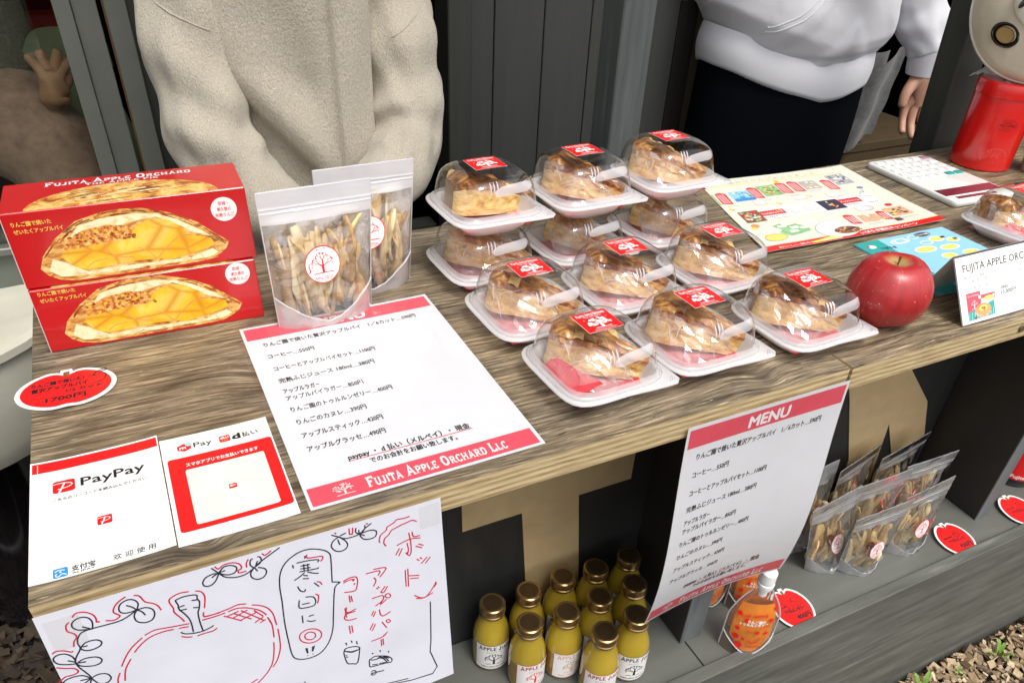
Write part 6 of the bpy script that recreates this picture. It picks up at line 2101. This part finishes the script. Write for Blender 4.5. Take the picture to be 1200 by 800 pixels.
def head(t, x, y, z, hair_len=.16, face_dir=-90):
    """head with nose, eyes, mouth, ears and hair (above the picture's upper edge)"""
    a = R(face_dir + 90)
    Mx = Matrix.Translation((x, y, z)) @ Matrix.Rotation(a, 4, 'Z')
    def E(u, v):
        th, ph = pi * v, 2 * pi * u
        s_ = sin(th)
        px_, py_, pz = .074 * s_ * cos(ph), .094 * s_ * sin(ph), .112 * cos(th)
        if pz < 0: px_ *= 1 + pz * 2.2; py_ = py_ * (1 + pz * 1.4) - .004
        d = math.hypot(px_, (pz + .006) * .6)
        if py_ < -.05:
            py_ -= .022 * math.exp(-(px_ / .012) ** 2 - ((pz + .018) / .026) ** 2)
            for s2 in (-1, 1): py_ += .008 * math.exp(-((px_ - s2 * .030) / .014) ** 2 - ((pz - .010) / .012) ** 2)
            py_ -= .005 * math.exp(-(px_ / .024) ** 2 - ((pz + .056) / .009) ** 2)
        return tuple(Mx @ V((px_, py_, pz)))
    g = G().grid(E, 40, 36)
    g.tube([tuple(Mx @ V((0, .012, -.07))), tuple(Mx @ V((0, .022, -.12))), tuple(Mx @ V((0, .03, -.2)))], [.05, .052, .062], 20)
    for s2 in (-1, 1):
        g.lathe([(.001, -.004), (.014, -.003), (.018, .003), (.012, .007), (.001, .004)], 12, c=tuple(Mx @ V((.076 * s2, .006, -.005))))
    g.build('head', 'skin', t, angle=80)
    for s2 in (-1, 1):
        g = G().lathe([(.0005, -.006), (.009, -.004), (.011, 0), (.009, .004), (.0005, .006)], 12, c=tuple(Mx @ V((.030 * s2, -.082, .010))))
        g.build('eye', 'bottle_black', t)
    g = G().tube([tuple(Mx @ V((q * .008, -.0955 + abs(q) * .0016, -.056))) for q in (-3, -2, -1, 0, 1, 2, 3)], [.001, .003, .004, .0036, .004, .003, .001], 8)
    g.build('mouth', 'liner_red', t)
    def Hs(u, v):
        ph = -pi * .5 + pi * .22 + (2 * pi - pi * .44) * u
        th = pi * (.0 + .62 * v)
        r_ = 1.12 + .03 * vnoise(u * 14, v * 4)
        z_ = .112 * cos(th) if v < .8 else .112 * cos(pi * .62 * .8) - (v - .8) / .2 * hair_len
        return tuple(Mx @ V((.078 * max(sin(th), .0) * cos(ph) * r_, .098 * sin(th) * sin(ph) * r_ + .004, z_ * 1.08 + .006)))
    g = G().grid(Hs, 48, 30)
    g.build('hair', 'hair', t, angle=80)


def legs(t, x, y, mat, z0, hw=.10, w_=.095):
    for s_ in (-1, 1):
        g = G().tube([(x + s_ * hw * .9, y, z0), (x + s_ * hw, y, z0 - .25), (x + s_ * hw, y - .01, -.42), (x + s_ * hw, y, GZ + .10)], [w_, w_ * .95, w_ * .68, w_ * .52], 20)
        g.build('trouser_leg', mat, t)
        g = G()
        g.loft([[(x + s_ * hw + .042 * cos(a) * k1, y - .05 + .13 * sin(a) * k1, GZ + .062 + z) for a in [2 * pi * q / 20 for q in range(20)]] for z, k1 in ((0, .96), (.02, 1), (.05, .85), (.075, .5))])
        g.build('shoe', 'bottle_black', t)


# ---- person in the cream cardigan
t1p = thing('person', 'person in a fuzzy cream wool cardigan behind the left of the counter', 'person', (0, 0, 0))
CX, CY = .372, .750
def sstep(e0, e1, x):
    t = max(0, min(1, (x - e0) / (e1 - e0))); return t * t * (3 - 2 * t)
def cardigan_front(x, z):
    """raised wrap panels of the open cardigan front"""
    zz = z
    xl = .225 + (.27 - zz) * .28 + max(0, .18 - zz) * .55            # slanting shawl edge
    d = .020 * sstep(xl - .003, xl + .006, x) * (1 - sstep(.452 + .02 * zz, .458 + .02 * zz, x) * .9)
    d += .012 * sstep(.398, .402, x) * (1 - sstep(.452 + .02 * zz, .458 + .02 * zz, x))
    d += .010 * sin((x - xl) * 42 + zz * 5) * sstep(xl, xl + .03, x) * (1 - sstep(.36, .40, x)) * .8
    return d
g = G()
def torso(u, v):
    z = -.55 + 1.0 * v
    a = 2 * pi * u
    hw = .135 + .030 * sstep(.1, -.35, z) - .05 * sstep(.33, .45, z)
    hd = .110 + .02 * sstep(.1, -.3, z) - .03 * sstep(.30, .45, z)
    x = CX + hw * cos(a); y = CY + hd * sin(a)
    if sin(a) < 0:
        y -= cardigan_front(x, z) * min(1, -sin(a) * 2.5)
        y -= .006 * vnoise(x * 11, z * 5, 1) + .004 * vnoise(x * 26, z * 9, 4)
    return (x, y, z)
g.grid(torso, 200, 150)
n0 = 201
g.f.append(tuple(range(200))); g.m.append(0)
g.f.append(tuple(150 * n0 + i for i in range(200))); g.m.append(0)
def sleeve(gg, pts, rad, seed, nfold=7, amp=.005, flat=1.0, n=40):
    P_ = [V(p) for p in pts]
    path, rr2 = [], []
    for i in range(len(P_) - 1):
        p0, p1, p2, p3 = P_[max(i - 1, 0)], P_[i], P_[i + 1], P_[min(i + 2, len(P_) - 1)]
        for q in range(12):
            t = q / 12
            path.append(.5 * ((2 * p1) + (-p0 + p2) * t + (2 * p0 - 5 * p1 + 4 * p2 - p3) * t * t + (-p0 + 3 * p1 - 3 * p2 + p3) * t ** 3))
            rr2.append(rad[i] * (1 - t) + rad[i + 1] * t)
    path.append(P_[-1]); rr2.append(rad[-1])
    rings, up = [], V((0, -1, .2)).normalized()
    m_ = len(path)
    for i, p in enumerate(path):
        d = (path[min(i + 1, m_ - 1)] - path[max(i - 1, 0)]).normalized()
        a = d.cross(up).normalized(); b = a.cross(d).normalized()
        ring = []
        f = i / (m_ - 1)
        for k_ in range(n):
            th = 2 * pi * k_ / n
            fold = amp * sin(f * nfold * 2 * pi + 2.2 * cos(th + seed) + 1.4 * sin(2 * th)) * sin(pi * min(1, f * 1.3)) + amp * 1.5 * vnoise(f * 8, cos(th) * 2 + seed, sin(th) * 2)
            r_ = rr2[i] + fold
            ring.append(tuple(p + a * cos(th) * r_ + b * sin(th) * r_ * flat))
        rings.append(ring)
    gg.loft(rings)
gs1 = G(); sleeve(gs1, [(.285, .765, .46), (.244, .722, .30), (.237, .680, .16), (.246, .640, .07), (.288, .598, .008), (.345, .565, -.026)], [.060, .057, .056, .056, .052, .042], 1, 6, .005)
gs2 = G(); sleeve(gs2, [(.462, .765, .46), (.494, .722, .30), (.508, .680, .18), (.505, .645, .09), (.474, .602, .045), (.434, .574, .028)], [.060, .056, .054, .053, .048, .040], 3, 6, .005)
g.tube([(CX, CY, .40), (CX, CY + .01, .45), (CX, CY + .015, .49)], [.13, .085, .062], 30)
card = baked(g, 'cardigan', 'cardigan_wool', t1p, voxel=.0042, smooth_it=1)
slv = [baked(q, 'sleeve', 'cardigan_wool', t1p, voxel=.004, smooth_it=1) for q in (gs1, gs2)]
def draped(o, pts, name, r, mat, lift=.0003):
    """thin cord laid on the front of a body"""
    out = []
    for x, z in pts:
        hit, loc, nor, _ = o.ray_cast(V((x, 0.0, z)), V((0, 1, 0)))
        if hit: out.append(loc + nor * lift)
    if len(out) > 1:
        G().tube(out, r, 6).build(name, mat, o)
def dense(pts, n=6):
    return [((1 - q / n) * a[0] + q / n * b[0], (1 - q / n) * a[1] + q / n * b[1]) for a, b in zip(pts, pts[1:]) for q in range(n)] + [pts[-1]]
draped(slv[0], dense([(.205, .252), (.218, .242), (.236, .234), (.258, .224)]), 'shoulder_seam', .0011, 'cardigan_wool', 0)
draped(slv[1], dense([(.536, .238), (.520, .228), (.500, .216), (.484, .208)]), 'shoulder_seam', .0011, 'cardigan_wool', 0)
hand(t1p, Matrix.Translation((.362, .600, -.040)) @ Matrix.Rotation(R(-60), 4, 'Z') @ Matrix.Rotation(R(-50), 4, 'X') @ Matrix.Scale(.85, 4), 'skin', 1.0)
hand(t1p, Matrix.Translation((.432, .625, -.020)) @ Matrix.Rotation(R(60), 4, 'Z') @ Matrix.Rotation(R(-50), 4, 'X') @ Matrix.Scale(.85, 4), 'skin', 1.0, side=-1)
legs(t1p, CX, CY, 'trouser_cloth', -.5, .085, .09)
head(t1p, CX, CY - .015, .66)

# ---- person in the white sweatshirt
t2p = thing('person', 'person in a white sweatshirt and black trousers, one arm hanging beside the dark post', 'person', (0, 0, 0))
BX, BY = 1.425, .865
g = G()
def hood(u, v):
    a = 2 * pi * u
    ca, sa = cos(a), sin(a)
    zt, zb = .47, .052 + .085 * max(0, -ca) ** 1.3 + .02 * max(0, ca)
    fr_ = max(0, -sa)
    # profile: straight, bulging over the waistband, tucked under to the ribbed band
    prof = [(0, 1.0), (.14, 1.0), (.24, 1.03), (.36, 1.06), (.50, 1.08), (.62, 1.10), (.74, 1.115), (.82, 1.10), (.865, 1.045), (.91, .99), (.95, .95), (1.0, .88)]
    for i in range(len(prof) - 1):
        if prof[i][0] <= v <= prof[i + 1][0]:
            f = (v - prof[i][0]) / (prof[i + 1][0] - prof[i][0]); k1 = prof[i][1] * (1 - f) + prof[i + 1][1] * f; break
    z = zt + (zb - zt) * v
    hw, hd = .218 * k1, .130 * k1
    sh = 1 - .55 * sstep(.36, .47, z)
    x = BX + hw * ca * sh; y = BY + hd * sa * (1 - .35 * sstep(.38, .47, z))
    w_ = .008 * vnoise(x * 5, z * 5, 2) + .005 * vnoise(x * 10 + z * 6, z * 9, 5)
    w_ += .005 * max(0, sin((z * 1.2 + abs(x - BX - .02) * 1.1) * 38 + 2 * vnoise(x * 4, z * 4))) * fr_ * sstep(.3, .7, v)
    # diagonal drag folds
    w_ += .006 * sin((z * 1.0 + (x - BX) * .55) * 60) * fr_ * sstep(.86, .6, v) * .5
    # kangaroo pocket
    px_ = x - BX
    if sa < 0 and .05 < z < .33:
        inp = sstep(-.175, -.168, px_ - .25 * max(0, z - .16)) * (1 - sstep(.172, .180, px_)) * sstep(.105, .112, z) * (1 - sstep(.31, .32, z))
        w_ += .005 * inp
    y += w_ * (-1 if sa < 0 else 0) * 1.0
    return (x, y, z)
g.grid(hood, 160, 130)
g.f.append(tuple(range(160))); g.m.append(0)
g.f.append(tuple(130 * 161 + i for i in range(160))); g.m.append(0)
gs3 = G(); sleeve(gs3, [(1.585, .885, .44), (1.645, .860, .30), (1.690, .815, .20), (1.712, .775, .135), (1.722, .757, .092)], [.080, .066, .057, .050, .040], 4, 4, .004)
sleeve(g, [(1.255, .895, .44), (1.205, .960, .30), (1.250, 1.03, .16), (1.36, 1.03, .10)], [.080, .070, .055, .042], 6, 5, .004)
g.tube([(BX, BY, .40), (BX, BY + .01, .46), (BX, BY + .015, .50)], [.14, .09, .064], 30)
for zz_ in (1,):
    gb = G()
    def bandf(u, v):
        a = 2 * pi * u; ca, sa = cos(a), sin(a)
        zb_ = .020 + .060 * max(0, -ca) ** 1.3 + .012 * max(0, ca)
        z = zb_ + .075 * (1 - v)
        k1 = 1.0 + .035 * sin(pi * v) - (.05 if v > .93 else 0)
        return (BX + (.212 * k1 + .0007 * cos(a * 90)) * ca, BY + (.128 * k1) * sa, z + .003 * vnoise(ca * 2, sa * 2))
    gb.grid(bandf, 180, 12)
    gb.build('waistband', 'hoodie_cotton', t2p, angle=80)
hoodie = baked(g, 'sweatshirt', 'hoodie_cotton', t2p, voxel=.005, smooth_it=4)
baked(gs3, 'sleeve', 'hoodie_cotton', t2p, voxel=.0045, smooth_it=1)
# stitched seams of the pocket and the side panel
for pts in ([(1.258, .163), (1.265, .165), (1.30, .185), (1.33, .215), (1.355, .25)], [(1.258, .154), (1.27, .156), (1.307, .178), (1.338, .208), (1.365, .245)],
            [(1.258, .165), (1.258, .148)], [(1.598, .255), (1.604, .20), (1.600, .14), (1.592, .10)], [(1.608, .255), (1.614, .20), (1.610, .14), (1.602, .10)], [(1.50, .29), (1.55, .27), (1.60, .258)]):
    draped(hoodie, dense(pts), 'stitched_seam', .0011, 'hoodie_cotton')
g = G()
def band(z, k1):
    return [(1.722 + .040 * k1 * cos(a), .757 + .037 * k1 * sin(a), z) for a in [2 * pi * q / 30 for q in range(30)]]
g.loft([band(.105, 1.06), band(.088, 1.02), band(.060, .90), band(.052, .86), band(.058, .74)], cap=False)
g.build('cuff', 'hoodie_cotton', t2p)
g = G()
def waist(u, v):
    a = 2 * pi * u; z = .12 - .66 * v
    hw, hd = .205 + .012 * sin(v * 3), .122
    x = BX + hw * cos(a); y = BY + hd * sin(a)
    y -= .006 * vnoise(x * 9, z * 7, 8) + .012 * max(0, sin((x - BX) * 14)) * v * .4
    return (x, y, z)
g.grid(waist, 80, 60)
g.build('trousers', 'trouser_cloth', t2p, angle=80)
legs(t2p, BX, BY, 'trouser_cloth', -.48, .10, .10)
Mh = Matrix.Translation((1.728, .748, .045)) @ Matrix.Rotation(R(8), 4, 'Z') @ Matrix.Rotation(R(-96), 4, 'X') @ Matrix.Rotation(R(30), 4, 'Y') @ Matrix.Scale(.95, 4)
hand(t2p, Mh, 'skin', .55, .05, side=1)
head(t2p, BX, BY - .02, .68, .03)
# grey bag and cardboard box behind the person
bgd = thing('cloth_bag', 'dim grey cloth bag hanging behind the hand of the person in white', 'bag', (1.83, .95, -.10))
g = G()
g.grid(lambda u, v: (-.07 + .15 * u + .012 * vnoise(u * 3, v * 4), .01 * sin(u * 9) + .03 * v, .14 - .22 * v - .02 * sin(u * 5)), 16, 16)
g.grid(lambda u, v: (-.07 + .15 * u, .05 + .01 * sin(u * 7), .14 - .22 * v), 8, 8)
g.build('bag_body', 'bag_cloth', bgd)
cb = thing('cardboard_box', 'dim brown cardboard box in the dark behind the counter next to the right post', 'box', (1.93, 1.12, GZ + .061))
G().box(-.22, .28, -.12, .25, 0, .62, 0, ch=.003).build('carton', 'cardboard', cb, smooth=False)
G().box(-.22, .28, -.123, -.1205, .60, .6195, 0).build('flap', 'cardboard', cb, smooth=False)

# ---- reflected person, upper left, put in as a figure behind the glass
t3p = thing('person', 'person in grey fleece behind the window glass, one hand raised', 'person', (0, 0, 0))
g = G()
g.tube([(-.10, 1.30, .44), (-.085, 1.28, .26), (-.075, 1.26, .10), (-.08, 1.27, -.05)], [.085, .105, .105, .10], 30)
baked(g, 'fleece_jacket', 'fleece_grey', t3p, voxel=.008)
g = G()
g.tube([(-.14, 1.22, .03), (-.03, 1.17, -.01), (.02, 1.12, -.055), (.035, 1.10, -.12), (.02, 1.12, -.30), (0, 1.15, -.5)], [.06, .095, .088, .085, .10, .12], 30)
for i, p in enumerate(g.v):
    n_ = .012 * vnoise(p[0] * 18, p[2] * 18, p[1] * 9)
    g.v[i] = (p[0] + n_, p[1] + n_, p[2] + n_)
baked(g, 'coat', 'coat_brown', t3p, voxel=.008)  # coat of the reflected figure
g = G().tube([(-.03, 1.17, -.06), (.02, 1.135, .0), (.043, 1.105, .050)], [.036, .026, .0145], 18)
g.build('forearm', 'coat_brown', t3p)
hand(t3p, Matrix.Translation((.046, 1.10, .062)) @ Matrix.Rotation(R(8), 4, 'Y') @ Matrix.Rotation(R(84), 4, 'X') @ Matrix.Scale(.45, 4), 'skin_shaded', .10, .55, side=-1)
legs(t3p, -.02, 1.17, 'trouser_cloth', -.45, .07, .08)
head(t3p, -.10, 1.30, .68)
ch = thing('green_chair', 'pale sage green plastic chair back behind the window glass', 'chair', (.085, 1.20, GZ + .061))
g = G()
def cbk(u, v, t=0):
    z = .94 - .42 * v - .03 * (2 * u - 1) ** 4
    return (-.055 + .11 * u + .10 * v * .9 - .02, t + .02 * sin(pi * u) + .05 * v, z)
g.grid(lambda u, v: cbk(u, v), 12, 12); g.grid(lambda u, v: cbk(u, v, .012), 12, 12)
g.build('backrest', 'sage_plastic', ch)
G().box(-.10, .22, -.02, .30, .46, .48, 0, ch=.004).build('seat', 'sage_plastic', ch)
for sx, sy in ((-.08, 0), (.20, 0), (-.08, .28), (.20, .28)):
    G().tube([(sx, sy, .47), (sx, sy, .0)], .012, 8).build('leg', 'sage_plastic', ch)
dr = thing('dark_red_bag', 'dark red bag on a shelf behind the window glass, above the raised hand', 'bag', (.055, 1.30, .09))
G().box(-.05, .05, -.03, .05, -.02, .05, 0, ch=.012).build('bag', 'dark_red_cloth', dr)
G().box(-.12, .09, -.04, .08, -.035, -.021, 0).build('shelf', 'frame_wood', kio).location = (.055 - .8, 1.30 - 1.2, .09)

# ---------------------------------------------------------------- lift everything from counter-top heights to the ground at z = 0
for o in list(bpy.data.objects):
    if o.parent is None and o.type in ('MESH', 'EMPTY'):
        o.location.z += CT
for o in list(bpy.data.objects):
    if o.type == 'MESH' and o.name.startswith('tmp'):
        bpy.data.objects.remove(o)
